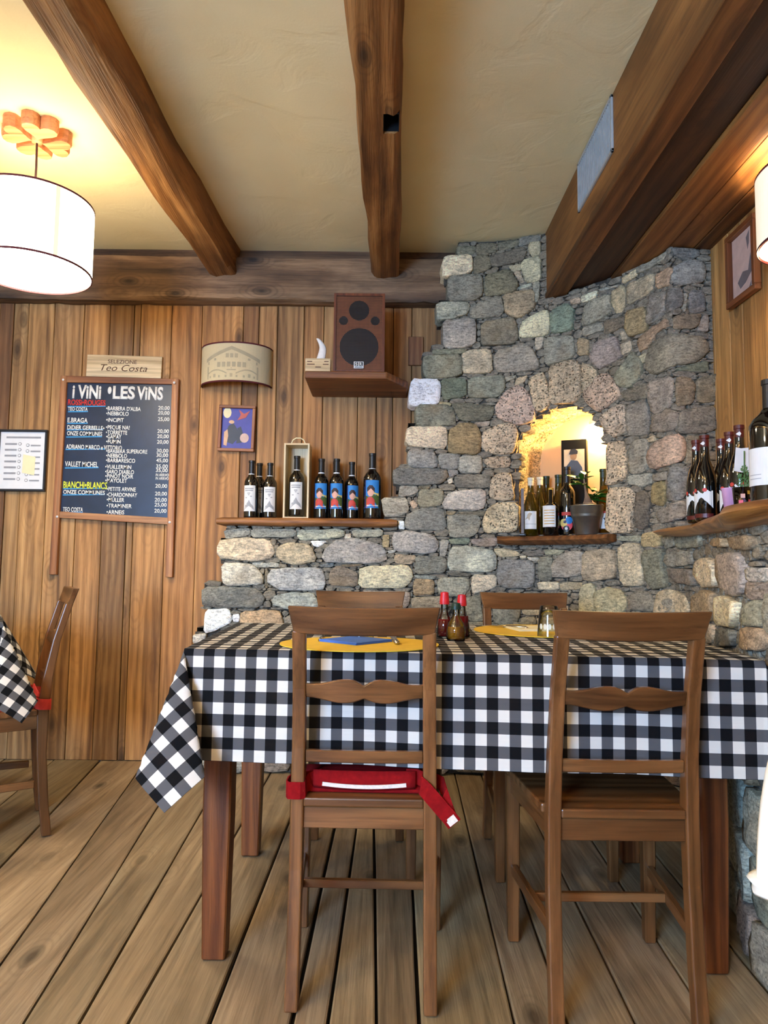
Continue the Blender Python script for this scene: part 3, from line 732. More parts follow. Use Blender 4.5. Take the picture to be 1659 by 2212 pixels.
def chaikin(P, it=1):
    for _ in range(it):
        Q = []
        for i in range(len(P)):
            a, b = P[i], P[(i + 1) % len(P)]
            Q += [(a[0] * .88 + b[0] * .12, a[1] * .88 + b[1] * .12), (a[0] * .12 + b[0] * .88, a[1] * .12 + b[1] * .88)]
        P = Q
    return P


def resample(P, n):
    L = [0]
    for i in range(len(P)):
        a, b = P[i], P[(i + 1) % len(P)]; L.append(L[-1] + math.hypot(b[0] - a[0], b[1] - a[1]))
    out = []; j = 0
    for k in range(n):
        t = L[-1] * k / n
        while L[j + 1] < t: j += 1
        f = (t - L[j]) / max(1e-9, L[j + 1] - L[j]); a, b = P[j], P[(j + 1) % len(P)]
        out.append((a[0] + (b[0] - a[0]) * f, a[1] + (b[1] - a[1]) * f))
    return out


def area(P): return .5 * sum(P[i][0] * P[(i + 1) % len(P)][1] - P[(i + 1) % len(P)][0] * P[i][1] for i in range(len(P)))


def stone_geo(poly, cv, rnd, hmax, deep=.085, n=20):
    P = resample(chaikin(poly), n)
    k0 = sum(p[0] for p in P) / n, sum(p[1] for p in P) / n
    gr = 1 + min(.075, .0065 / max(.01, math.sqrt(abs(area(P)))))
    P = [(k0[0] + (p[0] - k0[0]) * gr, k0[1] + (p[1] - k0[1]) * gr) for p in P]
    if area(P) < 0: P = P[::-1]
    cx = sum(p[0] for p in P) / n; cz = sum(p[1] for p in P) / n
    jt = min(.0024, .022 * math.sqrt(abs(area(P))))
    P = [(p[0] + rnd.uniform(-1, 1) * jt, p[1] + rnd.uniform(-1, 1) * jt) for p in P]
    tiltx, tilty = rnd.uniform(-.08, .08), rnd.uniform(-.08, .08)
    rings = []
    for sc, h in ((1.0, -deep), (1.0, -.002), (.996, hmax * .7), (.965, hmax * .98), (.7, hmax), (.36, hmax * 1.0)):
        r = []
        for (a, b) in P:
            aa = cx + (a - cx) * sc; bb = cz + (b - cz) * sc; hh = h
            if h > 0: hh = h * rnd.uniform(.78, 1.2) + (tiltx * (aa - cx) + tilty * (bb - cz)) * min(1, h / hmax)
            r.append((aa, bb, hh))
        rings.append(r)
    vs = []; fs = []
    for r in rings: vs += [cv.W(a, b, h) for a, b, h in r]
    vs.append(cv.W(cx, cz, hmax * 1.05)); ci = len(vs) - 1
    for k in range(len(rings) - 1):
        for i in range(n):
            j = (i + 1) % n; fs.append((k * n + i, k * n + j, (k + 1) * n + j, (k + 1) * n + i))
    b0 = (len(rings) - 1) * n
    for i in range(n): fs.append((b0 + i, b0 + (i + 1) % n, ci))
    return vs, fs


# niche
def s_of(u, v): return hit(u, v)[0]


nl = s_of(1112, 1100); nr = s_of(1316, 1100)
NC, NW = (nl + nr) / 2, (nr - nl) / 2
npc, nnorm = CU.at(NC)
NZ0 = hit(1215, 1158)[1]; NZT = hit(1215, 876)[1]; NZS = NZT - NW * .98
niche_ax = -nnorm; NDEP = .27


def in_niche(s, z, g=0.0):
    if abs(s - NC) > NW + g or z < NZ0 - g: return False
    if z <= NZS: return True
    return (s - NC) ** 2 / (NW + g) ** 2 + (z - NZS) ** 2 / (NZT - NZS + g) ** 2 < 1


def edge_s(z):  # left limit of the stone for a height
    return None


edge_tab = [(545, 985), (566, 957), (616, 965), (655, 943), (696, 957), (752, 933), (766, 913), (820, 884), (879, 898), (923, 876), (984, 880), (1008, 851), (1056, 862), (1074, 826), (1121, 826), (1138, 484), (1165, 470), (1214, 480), (1262, 436), (1313, 442), (1366, 418), (2000, 415)]
et = [(hit(u, v)[1], hit(u, v)[0]) for v, u in edge_tab]


def left_edge(z):
    e = et[0][1]
    for zz, s in et:
        if z <= zz: e = s
        else: break
    if z < 0.62: e = et[-1][1]
    return e


G = .02
mb = MB(); vid = {}


def vert(ci, i, j):
    key = (ci, i, j)
    if key not in vid:
        cv = CU if ci == 0 else CL
        s, z = i * G, j * G
        rr = random.Random(i * 7919 + j * 104729)
        vid[key] = len(mb.v); mb.v.append(tuple(cv.W(s, z, -.012 + rr.uniform(-.006, .006))))
    return vid[key]


def top_at(p): return ZC if p.x < XB else ZS + .012


cell_full = set()
for ci, cv in ((0, CU), (1, CL)):
    ni = int(cv.S[-1] / G)
    for i in range(ni):
        s = (i + .5) * G
        if ci == 1 and s < SM - .03: continue
        p, _ = cv.at(s)
        for j in range(int(ZC / G) + 1):
            z = (j + .5) * G
            if z > top_at(p): continue
            if ci == 1 and z > ZLOW: continue
            if ci == 0 and s > SM - .03 and z <= ZLOW: continue
            if s < left_edge(z) + .012: continue
            if ci == 0 and in_niche(s, z, -.012): continue
            mb.f.append((vert(ci, i, j), vert(ci, i + 1, j), vert(ci, i + 1, j + 1), vert(ci, i, j + 1)))
# returns to the plank wall along the ragged left side
zz = 0.0
while zz < ZC - .001:
    z1 = min(zz + .05, ZC); s = left_edge((zz + z1) / 2) + .014
    p = CU.W(s, zz, -.012)
    mb.add([(p.x, p.y, zz), (p.x, YW, zz), (p.x, YW, z1), (p.x, p.y, z1)], [(0, 1, 2, 3)])
    s2 = left_edge(z1 + .025) + .014; p2 = CU.W(s2, z1, -.012)
    if abs(p2.x - p.x) > .002: mb.add([(p.x, p.y, z1), (p2.x, p2.y, z1), (p2.x, YW, z1), (p.x, YW, z1)], [(0, 1, 2, 3)])
    zz = z1
# ledge top of the lower right wall
i0 = max(0, NM - 2)
for a, b, ta, tb in [(cl_[i], cl_[i + 1], CL.T[i], CL.T[i + 1]) for i in range(i0, len(cl_) - 1)]:
    if a.y < 1.1: continue
    mb.add([(a.x, a.y, ZLOW), (b.x, b.y, ZLOW), (XR, b.y, ZLOW), (XR, a.y, ZLOW)], [(0, 1, 2, 3)])
wall_corner = mb.build('wall_corner', MT['mortar'])
tag(wall_corner, 'rough grey fieldstone corner wall with arched lit niche', kind='structure')
stones = []
for zone, txt in stone_src:
    for item in txt.replace('\n', '|').split('|'):
        t = item.strip().split()
        code = t[-1]; pts = [tuple(float(k) for k in a.split(',')) for a in t[:-1]]
        px = [(zone[0] + a / zone[2], zone[1] + b / zone[2]) for a, b in pts]
        cu0 = sum(p[0] for p in px) / len(px); cv0 = sum(p[1] for p in px) / len(px)
        s0, z0 = CU.hit(cu0, cv0)
        cvv = CL if (s0 > SM - .05 and z0 < ZLOW) else CU
        sz = [cvv.hit(*p) for p in px]
        lim = (ZC if cvv.at(s0)[0].x < XB else ZS) - .004
        sz = [(a, min(b, lim)) for a, b in sz]
        if cvv is CU and s0 > SM + .02: sz = [(max(a, SM + .004), b) for a, b in sz]
        stones.append((sz, cvv, code))
# grow into the neighbouring joints a little, then fill what is left
RS = .008; occ = {}


def raster(poly, cid):
    xs_ = [p[0] for p in poly]; zs_ = [p[1] for p in poly]; out = []
    for i in range(int(min(xs_) / RS) - 1, int(max(xs_) / RS) + 2):
        for j in range(int(min(zs_) / RS) - 1, int(max(zs_) / RS) + 2):
            X, Z = (i + .5) * RS, (j + .5) * RS; ins = False
            for k in range(len(poly)):
                a, b = poly[k], poly[k - 1]
                if (a[1] > Z) != (b[1] > Z) and X < (b[0] - a[0]) * (Z - a[1]) / (b[1] - a[1]) + a[0]: ins = not ins
            if ins: out.append((cid, i, j))
    return out


def keyc(cv, s): return 0 if (cv is CU or s < SM - .03) else 1


for sz, cv, code in stones:
    for c in raster(sz, 0 if cv is CU else 1): occ[c] = 1
# coursed rubble below the table line where the photograph shows only slivers
rr = random.Random(5)
lows = []
for cv, sa, sb, zt in ((CU, left_edge(.3), SM - .02, .80), (CL, SM - .02, CL.S[-1] - .25, .86)):
    z = 0.004
    while z < zt:
        h = rr.uniform(.1, .17); s = sa + rr.uniform(-.02, .01)
        while s < sb:
            wd = rr.uniform(.14, .3)
            poly = [(s + rr.uniform(0, .02), z + rr.uniform(0, .015)), (s + wd - rr.uniform(.006, .025), z + rr.uniform(0, .015)), (s + wd - rr.uniform(.006, .03), z + h - rr.uniform(.004, .02)), (s + rr.uniform(0, .02), z + h - rr.uniform(.004, .02))]
            cs = raster(poly, 0 if cv is CU else 1)
            if sum(c in occ for c in cs) < .12 * len(cs):
                for c in cs: occ[c] = 1
                lows.append((poly, cv, rr.choice('gGbdBlko')))
            s += wd
        z += h
# chips in the gaps
cells = []
for cv, cid, sa, sb, za, zb in ((CU, 0, 0, CU.S[-1], .7, ZC), (CL, 1, SM, CL.S[-1] - .3, .6, ZLOW)):
    for i in range(int(sa / RS), int(sb / RS)):
        s = (i + .5) * RS; p, _ = cv.at(s)
        for j in range(int(za / RS), int(zb / RS)):
            z = (j + .5) * RS
            if (cid, i, j) in occ or s < left_edge(z) + .045 or z > top_at(p) - .02: continue
            if cid == 0 and (in_niche(s, z, .01) or (s > SM - .02 and z < ZLOW)): continue
            cells.append((cid, i, j))
rr.shuffle(cells); chips = []
for (cid, i, j) in cells:
    if (cid, i, j) in occ: continue
    def free(di, dj): return (cid, i + di, j + dj) not in occ

    def run(dx, dy, mx):
        k = 0
        while k < mx and free(dx * (k + 1), dy * (k + 1)): k += 1
        return k
    l, r_, d_, u_ = run(-1, 0, 6), run(1, 0, 6), run(0, -1, 2), run(0, 1, 2)
    if l + r_ < 1 and d_ + u_ < 1: continue
    x0, x1, z0, z1 = (i - l) * RS, (i + r_ + 1) * RS, (j - d_) * RS, (j + u_ + 1) * RS
    mx_, mz_ = (x0 + x1) / 2, (z0 + z1) / 2; ax, az = (x1 - x0) / 2, (z1 - z0) / 2
    k = rr.uniform(0, 1.2); N = rr.choice((4, 5, 6))
    poly = [(mx_ + ax * cos(k + 2 * pi * q / N) * rr.uniform(.95, 1.25), mz_ + az * sin(k + 2 * pi * q / N) * rr.uniform(.95, 1.25)) for q in range(N)]
    for a in range(i - l, i + r_ + 1):
        for b in range(j - d_, j + u_ + 1):
            if ((a + .5) * RS - mx_) ** 2 / ax ** 2 + ((b + .5) * RS - mz_) ** 2 / az ** 2 < 1.15: occ[(cid, a, b)] = 1
    chips.append((ax * az, poly, CU if cid == 0 else CL))
chips.sort(key=lambda c: -c[0])


def put_stone(poly, cv, code, hmax, n=20, jit=12):
    tuff = code.endswith('!')
    vs, fs = stone_geo(poly, cv, rr, hmax, n=n)
    me = bpy.data.meshes.new('stone'); me.from_pydata([tuple(v) for v in vs], [], fs)
    for p in me.polygons: p.use_smooth = True
    o = link('stone', me, MT['tuff'] if tuff else MT['stone'], wall_corner)
    c = col_g[code[0]]; k = rr.uniform(-jit, jit); gb_ = (152, 145, 130)
    c = tuple(q * .62 + g_ * .38 for q, g_ in zip(c, gb_)) if code[0] not in 'Wct' else c
    c = (c[0] * 1.1 + 5, c[1] * 1.09 + 4, c[2] * 1.06 + 2)
    o.color = rgb(*[max(10, min(250, q + k + rr.uniform(-4, 4))) for q in c])
    return o


for sz, cv, code in stones:
    A_ = abs(area(sz)); put_stone(sz, cv, code, min(.024, max(.008, .010 + A_ * .7)) * rr.uniform(.85, 1.15))
for poly, cv, code in lows: put_stone(poly, cv, code, .024, n=16)
budget = max(0, 298 - len(stones) - len(lows))
sm = MB()
for k, (a_, poly, cv) in enumerate(chips):
    if k < budget: put_stone(poly, cv, rr.choice('dgBklcbG'), .010, n=8)
    else:
        vs, fs = stone_geo(poly, cv, rr, .007, n=7); sm.add(vs, fs)
o = sm.build('small_chip', MT['stone'], wall_corner, smooth=True); o.color = rgb(136, 128, 112); tag(o, kind='stuff')
print('STONES', len(stones), len(lows), len(chips))
# niche interior: reveal and plaster back
m = MB(); ring0 = []; ring1 = []; ring2 = []
outl = [(-1, NZ0 - .01)] + [(-1, NZ0 + (NZS - NZ0) * k / 5) for k in range(1, 6)] + [(-cos(pi * k / 20), None, sin(pi * k / 20)) for k in range(1, 20)] + [(1, NZS - (NZS - NZ0) * k / 5) for k in range(0, 5)] + [(1, NZ0 - .01)]
nr_ = random.Random(9); rings = [[], [], [], [], []]
for t in outl:
    z = t[1] if t[1] is not None else NZS + (NZT - NZS) * t[2]
    for k in range(5):
        jj = nr_.uniform(-.008, .012) if k < 4 else 0
        s = NC + t[0] * (NW + jj); p = CU.W(s, z + (jj if t[1] is None else 0), -.004)
        rings[k].append(p + niche_ax * (NDEP * k / 4))
for k in range(4):
    n = len(rings[0]); vs = rings[k] + rings[k + 1]
    m.add(vs, [(i, i + 1, n + i + 1, n + i) for i in range(n - 1)])
rv = m.build('niche_reveal', MT['tuff'], wall_corner); rv.color = rgb(206, 184, 140)
m = MB(); bk = rings[4]; m.add(bk, [tuple(range(len(bk)))])
m.build('niche_back', MT['niche'], wall_corner)
m = MB(); fl = [rings[0][0], rings[0][-1], rings[4][-1], rings[4][0]]; m.add(fl, [(0, 1, 2, 3)]); m.build('niche_sill', MT['mortar'], wall_corner)
# ================================================================== LAMPS
PEND_E, PEND_P, SCON_E, NICHE_W = 2.6, 4, .32, 5
warm = (1.0, 0.78, 0.48)
MT['lamp_shade'] = emis('lit_shade', (1.0, .86, .62, 1), PEND_E); MT['lamp_diff'] = emis('lit_diffuser', (1.0, .88, .66, 1), 19)
MT['lamp_seam'] = emis('lit_seam', (1.0, .60, .10, 1), .5)
MT['sconce_lit'] = emis('lit_sconce', (1.0, .86, .58, 1), SCON_E)


def point(name, loc, e, col, r, parent=None):
    l = bpy.data.lights.new(name, 'POINT'); l.energy = e; l.color = col; l.shadow_soft_size = r
    o = bpy.data.objects.new(name, l); C.objects.link(o); o.location = loc
    if parent: o.parent = parent
    return o


def heart(n=22):
    P = []
    for k in range(n):
        t = 2 * pi * k / n; P.append((16 * sin(t) ** 3 / 16.0, (13 * cos(t) - 5 * cos(2 * t) - 2 * cos(3 * t) - cos(4 * t)) / 16.0))
    return P


def pendant(x, y, label, zt=2.405, zb=2.135, r=.222, up=None):
    t = tag(empty('pendant_lamp', (x, y, zb)), label, 'lamp')
    zc = ZC - zb
    for k in range(4):
        a = pi / 2 * k + .55; m = MB()

        def fn(hx, hy, h, a=a):
            ly = (hy + 1.06) * .062 + .012; lxx = hx * .068
            return (cos(a) * ly - sin(a) * lxx, sin(a) * ly + cos(a) * lxx, h)
        P = heart(); n = len(P)
        rings = [[fn(*p, zc - .001) for p in P], [fn(*p, zc - .042) for p in P], [fn(p[0] * .93, p[1] * .93 - .02, zc - .052) for p in P]]
        m.loft(rings); smooth_by_angle(m.build('rose_petal', MT['rosewood'], t), .6)
    m = MB(); m.lathe([(.001, zc - .058), (.02, zc - .055), (.022, zc - .03)], 12); m.build('rose_boss', MT['rosewood'], t, smooth=True)
    m = MB(); m.tube([(0, 0, zc - .05), (.002, 0, (zc + zt - zb) / 2), (0, 0, zt - zb - .04)], .0042, 8); m.build('cord', MT['cord'], t, smooth=True)
    H = zt - zb
    m = MB(); m.lathe([(r, 0), (r, H)], 64); m.lathe([(r - .002, 0), (r - .002, H)], 64); m.build('shade', MT['lamp_shade'], t, smooth=True)
    m = MB(); m.lathe([(.0005, .006), (r - .004, .006)], 64); m.build('diffuser', MT['lamp_diff'], t)
    m = MB(); m.lathe([(.0005, .012), (r - .006, .012), (r - .006, .009), (.0005, .009)], 48); m.build('upward_light_block', MT['white_plastic'], t)  # unseen disc added to keep the diffuser's glow off the ceiling
    for z in (0, H):
        m = MB(); m.lathe([(r - .0022, z - .0035), (r + .0018, z - .0035), (r + .0018, z + .0035), (r - .0022, z + .0035), (r - .0022, z - .0035)], 64); m.build('trim_ring', MT['red_trim'], t)
    m = MB(); a0 = math.atan2(0 - y, 0 - x) + .36
    pts = [(a0 + d, z) for d in (-.036, .036) for z in (0, H)]
    m.add([((r + .0012) * cos(a), (r + .0012) * sin(a), z) for a, z in pts], [(0, 2, 3, 1)]); m.build('seam_strip', MT['lamp_seam'], t)
    m = MB(); m.lathe([(.02, H - .05), (.024, H - .09), (.02, H - .12)], 12); m.build('lamp_socket', MT['white_plastic'], t)
    m = MB(); m.lathe([(.001, H - .20), (.025, H - .185), (.032, H - .16), (.02, H - .125)], 14); m.build('bulb', MT['lamp_shade'], t, smooth=True)
    for k in range(3):
        m = MB(); a = 2 * pi * k / 3; m.tube([(.015 * cos(a), .015 * sin(a), H - .05), ((r - .003) * cos(a), (r - .003) * sin(a), H - .006)], .0018, 6); m.build('spider_arm', MT['darkmetal'], t)
    point('bulb_light', (0, 0, H - .045), up or PEND_P, warm, .04, t)
    return t


pp = PZ(80, 306, ZC - .05)
pendant(pp.x, pp.y, 'lit white drum pendant lamp hanging from a carved wooden clover rose')
pendant(-1.6, .3, 'unseen drum pendant lamp added to brighten the room, nearer the daylight window', up=75)  # lamp added out of view to light chairs, floor and ceiling
pendant(-.7, -1.1, 'unseen drum pendant lamp added to brighten the ceiling, beside the plain cream window wall', up=75)  # another added lamp out of view, throwing warm fill onto the ceiling


# wall sconces: half-drum shades
def half_patch(m, r, a0, a1, z0, z1, n=24, rx=None):
    for k in range(n):
        a, b = a0 + (a1 - a0) * k / n, a0 + (a1 - a0) * (k + 1) / n
        m.add([((rx or r) * cos(a), r * sin(a), z0), ((rx or r) * cos(b), r * sin(b), z0), ((rx or r) * cos(b), r * sin(b), z1), ((rx or r) * cos(a), r * sin(a), z1)], [(0, 1, 2, 3)])


def sconce(loc, rz, wd, dp, H, label, lit):
    t = tag(empty('wall_sconce', loc, rz), label, 'lamp'); rx = wd / 2
    m = MB(); half_patch(m, dp, -pi, 0, -H / 2, H / 2, 32, rx); half_patch(m, dp - .002, -pi, 0, -H / 2, H / 2, 32, rx - .002)
    m.build('shade', MT['sconce_lit'] if lit else MT['shade_off'], t, smooth=True)
    for z in (-H / 2, H / 2):
        m = MB(); half_patch(m, dp + .0015, -pi, 0, z - .004, z + .004, 32, rx + .0015); half_patch(m, dp - .004, -pi, 0, z - .004, z + .004, 32, rx - .004); m.build('trim_edge', MT['red_trim'], t, smooth=True)
    m = MB(); m.box(-.03, -.012, -.06, .03, -.001, .06); m.build('back_plate', MT['white_plastic'], t, bevel=.003)
    m = MB(); m.tube([(0, -.01, 0), (0, -.05, 0), (0, -.06, .02)], .006); m.build('lamp_arm', MT['darkmetal'], t, smooth=True)
    m = MB(); m.lathe([(.001, .09), (.02, .08), (.025, .06), (.012, .02)], 12, (0, -.06, 0)); m.build('bulb', MT['lamp_diff'] if lit else MT['white_plastic'], t, smooth=True)
    if lit: point('sconce_light', (0, -.06, .05), 22, warm, .03, t)
    return t, rx, dp


a = PY(437, 790, 3.8); b = PY(588, 790, 3.8); zc_ = (PY(512, 740, 3.66).z + PY(512, 823, 3.66).z) / 2; Hs = PY(512, 740, 3.66).z - PY(512, 823, 3.66).z
sc, rx, dp = sconce(((a.x + b.x) / 2, YW - .008, zc_), 0, (b.x - a.x), .15, Hs, 'unlit cream half-drum wall sconce printed with a chalet, on planks', False)


def onsh(x, z, e=.0008):  # print coordinates on the half-drum: x in [-1,1]
    a = -pi / 2 + x * 1.25; return ((rx + e) * cos(a), (dp + e) * sin(a), z * Hs / 2)


def print_poly(P, sub=8):
    m = MB()
    for (xa, za, xb, zb2, xc, zc2, xd, zd) in P:
        for k in range(sub):
            f0, f1 = k / sub, (k + 1) / sub
            L = lambda p, q, f: p + (q - p) * f
            m.add([onsh(L(xa, xb, f0), L(za, zb2, f0)), onsh(L(xa, xb, f1), L(za, zb2, f1)), onsh(L(xd, xc, f1), L(zd, zc2, f1)), onsh(L(xd, xc, f0), L(zd, zc2, f0))], [(0, 1, 2, 3)])
    return m


def qd(x0, z0, x1, z1): return (x0, z0, x1, z0, x1, z1, x0, z1)


pr = []
pr += [(-.66, .02, 0, .62, 0, .80, -.66, .22), (0, .62, .66, .02, .66, .22, 0, .80)]
print_poly(pr).build('chalet_roof_print', MT['shade_print'], sc)
pr = [qd(-.6, -.1, -.56, .05), qd(.56, -.1, .6, .05), qd(-.62, -.86, -.58, -.2), qd(.58, -.86, .62, -.2)]
for k in range(3): pr.append(qd(-.13 + k * .1, .2, -.06 + k * .1, .42))
for k in range(6): pr.append(qd(-.33 + k * .115, -.28, -.25 + k * .115, -.02))
pr += [qd(-.42, .08, -.36, .2), qd(.36, .08, .42, .2), qd(-.62, -.36, .62, -.32), qd(-.1, -.46, .1, -.40)]
for c in (-.4, 0, .4): pr += [qd(c - .03, -.8, c + .03, -.62), qd(c - .14, -.82, c - .1, -.7), qd(c + .1, -.82, c + .14, -.7)]
print_poly(pr, 2).build('chalet_window_print', MT['shade_print'], sc)
pr = []
for c0, c1 in ((-.62, -.1), (.1, .62)):
    for k in range(8):
        x0_ = c0 + (c1 - c0) * k / 8; x1_ = c0 + (c1 - c0) * (k + 1) / 8
        g = lambda x_: -.58 + .2 * sin(pi * (x_ - c0) / (c1 - c0))
        pr.append((x0_, g(x0_) - .07, x1_, g(x1_) - .07, x1_, g(x1_), x0_, g(x0_)))
print_poly(pr, 1).build('chalet_arch_print', MT['shade_print'], sc)
sconce((XR - .006, 2.235, 1.0 + (PXp(1650, 475, 1.27).z - 1.0)), -pi / 2, .36, .15, .24, 'lit cream half-drum wall sconce with red edging on the honey planks', True)
# niche spotlight
nb = CU.W(NC + NW * .30, NZT - .075, -.19)
sp = tag(empty('niche_spotlight', nb), 'small bright warm spotlight under the crown of the niche', 'lamp')
MT['spot_glow'] = emis('spot_glow', (1.0, .86, .5, 1), 40)
m = MB(); m.lathe([(.001, -.018), (.022, -.012), (.027, .0), (.02, .012)], 18); m.build('bulb', MT['spot_glow'], sp, smooth=True)
m = MB(); m.lathe([(.03, .0), (.032, .014), (.02, .03), (.006, .034), (.006, .055)], 18); m.build('lamp_housing', MT['white_plastic'], sp, smooth=True)
point('niche_light', (0, 0, -.03), NICHE_W, (1.0, .70, .30), .02, sp)
# ================================================================== WALL THINGS
YB = YW - .012
# chalkboard menu
TL, TR = PY(134, 813, YB), PY(388, 820, YB); BL, BR = PY(118, 1118, YB), PY(377, 1132, YB)
LB, RB = PY(109, 1241, YB), PY(374, 1247, YB)
cbd = tag(empty('menu_chalkboard', ((BL.x + BR.x) / 2, YW - .007, (BL.z + BR.z) / 2)), 'dark chalkboard wine menu in a wooden frame with hanging stiles', 'chalkboard')
ox, oz = cbd.location.x, cbd.location.z


def lq(p, y): return (p.x - ox, y, p.z - oz)


def bar(P0, P1, wa, wb, y0, y1, horiz):
    m = MB(); a = (P0.x - ox, P0.z - oz); b = (P1.x - ox, P1.z - oz)
    if horiz: q = [(a[0], a[1] - wa), (b[0], b[1] - wb), b, a]
    else: q = [a, (a[0] + wa, a[1]), (b[0] + wb, b[1]), b]
    m.hexa([(q[0][0], y0, q[0][1]), (q[1][0], y0, q[1][1]), (q[1][0], y1, q[1][1]), (q[0][0], y1, q[0][1]), (q[3][0], y0, q[3][1]), (q[2][0], y0, q[2][1]), (q[2][0], y1, q[2][1]), (q[3][0], y1, q[3][1])])
    return m


fw = .04
bar(TL, LB, .034, .038, -.024, -.001, False).build('stile', MT['frameZ'], cbd, bevel=.002)
q1 = Vector((TR.x - .036, 0, TR.z)); q2 = Vector((RB.x - .036, 0, RB.z))
bar(q1, q2, .036, .036, -.022, -.001, False).build('stile', MT['frameZ'], cbd, bevel=.002).color = (1.15, 1.1, 1.0, 1)
o = bar(TL + Vector((.03, 0, 0)), TR - Vector((.03, 0, 0)), .036, .03, -.021, -.001, True).build('rail', MT['frameX'], cbd, bevel=.002); o.color = (.85, .78, .75, 1)
bar(BL + Vector((.03, 0, .032)), BR + Vector((-.03, 0, .032)), .034, .036, -.021, -.001, True).build('rail', MT['frameX'], cbd, bevel=.002)
m = MB(); yb = -.008; m.hexa([lq(BL + Vector((.02, 0, .0)), yb), lq(BR + Vector((-.02, 0, 0)), yb), lq(BR + Vector((-.02, 0, 0)), -.002), lq(BL + Vector((.02, 0, .0)), -.002), lq(TL + Vector((.02, 0, -.01)), yb), lq(TR + Vector((-.02, 0, -.01)), yb), lq(TR + Vector((-.02, 0, -.01)), -.002), lq(TL + Vector((.02, 0, -.01)), -.002)])
m.build('chalkboard_panel', MT['chalk'], cbd)
for p in ((136, 820), (377, 827), (123, 1116), (366, 1128)):
    P = PY(*p, YB - .02); m = MB(); m.lathe([(.001, .004), (.006, .003), (.007, 0)], 10)
    o = m.build('screw_cap', MT['white_plastic'], cbd, smooth=True); o.location = (P.x - ox, -.0215 if p[0] < 370 else -.0305, P.z - oz); o.rotation_euler = (pi / 2, 0, 0)
Z2 = 3.95


def write(txt, x, y, w, h, mat, bold=.012, name='lettering', shear=0, rot=.016):
    """x,y: left end of baseline and w,h: size of the capitals, as read on the board"""
    p = PY(x / Z2, 740 + y / Z2, YW - .016); p2 = PY((x + w) / Z2, 740 + y / Z2, YW - .016)
    o = text_obj(txt, name, mat, cbd, width=(p2 - p).length, size=(h / Z2) / 1520 * 3.79 / .70, bold=bold, shear=shear)
    o.location = (p.x - ox, -.0085, p.z - oz); o.rotation_euler = (0, rot, 0); return o


def under(x, y, w):
    p = PY(x / Z2, 740 + y / Z2, YW - .016); p2 = PY((x + w) / Z2, 740 + (y - w * .012) / Z2, YW - .016); m = MB(); t = .0028
    a, b = (p.x - ox, p.z - oz), (p2.x - ox, p2.z - oz)
    m.hexa([(a[0], -.0088, a[1] - t), (b[0], -.0088, b[1] - t), (b[0], -.0078, b[1] - t), (a[0], -.0078, a[1] - t), (a[0], -.0088, a[1] + t), (b[0], -.0088, b[1] + t), (b[0], -.0078, b[1] + t), (a[0], -.0078, a[1] + t)])
    m.build('underline', MT['blue_paint'], cbd)


Wm = MT['white_paint']
write('i ViNi', 615, 470, 245, 110, Wm, .035); write('\u2022', 915, 470, 34, 130, Wm, .05); write('LES', 960, 475, 190, 105, Wm, .035); write('ViNS', 1165, 482, 225, 108, Wm, .035)
write('ROSSi\u2022ROUGES', 578, 530, 322, 46, MT['red_paint'], .025); under(578, 546, 322)
for t, x, y, w, h in [('TEO COSTA', 578, 580, 170, 32), ('E.BRAGA', 575, 680, 172, 40), ('DiDiER GERBELLE\u2022', 573, 740, 318, 36), ('ONZE COMMUNES', 571, 790, 300, 36), ('ADRiANO MARCO e ViTTORiO', 562, 906, 478, 38), ('VALLET MiCHEL', 553, 1056, 282, 44),
                      ('ONZE COMMUNES', 538, 1290, 356, 34), ('TEO COSTA', 535, 1440, 172, 36)]:
    write(t, x, y, w, h, Wm, .018)
under(580, 590, 170); under(573, 690, 175); under(570, 745, 310); under(565, 806, 305); under(560, 912, 335); under(553, 1070, 288); under(536, 1300, 358); under(528, 1450, 178)
write('BiANCHi\u2022BLANCS', 538, 1240, 375, 56, MT['yellow_paint'], .022); under(540, 1247, 372)
for t, x, y, w in [("\u2022BARBERA D'ALBA", 905, 577, 296), ('\u2022NEBBiOLO', 905, 620, 192), ('\u2022iNCiPiT', 905, 675, 150), ('\u2022PEQUE NA!', 903, 738, 202), ('\u2022TORRETTE', 903, 782, 182), ('\u2022GAMAY', 905, 818, 130), ('\u2022FUMiN', 905, 860, 124),
                   ('\u2022BARBERA SUPERiORE', 905, 940, 352), ('\u2022NEBBiOLO', 905, 980, 178), ('\u2022BARBARESCO', 903, 1020, 250), ('\u2022VUiLLERMiN', 897, 1075, 222), ('\u2022SARO DJABLO', 897, 1117, 246), ('\u2022PiNOT NOiR', 897, 1155, 240), ('\u2022MAYOLET', 897, 1192, 186),
                   ('\u2022PETiTE ARViNE', 910, 1265, 248), ('\u2022CHARDONNAY', 910, 1313, 260), ('\u2022M\u00dcLLER', 910, 1357, 150), ('\u2022TRAMiNER', 908, 1408, 215), ('\u2022ARNEiS', 908, 1462, 152)]:
    write(t, x, y, w, 34, Wm, .018)
for t, y in [('20,00', 572), ('20,00', 614), ('25,00', 668), ('20,00', 770), ('20,00', 814), ('20,00', 862), ('30,00', 937), ('30,00', 975), ('45,00', 1020), ('35,00', 1070), ('35,00', 1104), ('iN ARRiVO', 1140), ('iN ARRiVO', 1170), ('20,00', 1238), ('20,00', 1304), ('20,00', 1356), ('25,00', 1398), ('20,00', 1450)]:
    k = (y - 572) / 880; write(t, 1350 - 34 * k, y, 97 + 6 * k if t[0] != 'i' else 112, 32 if t[0] != 'i' else 24, Wm, .016)
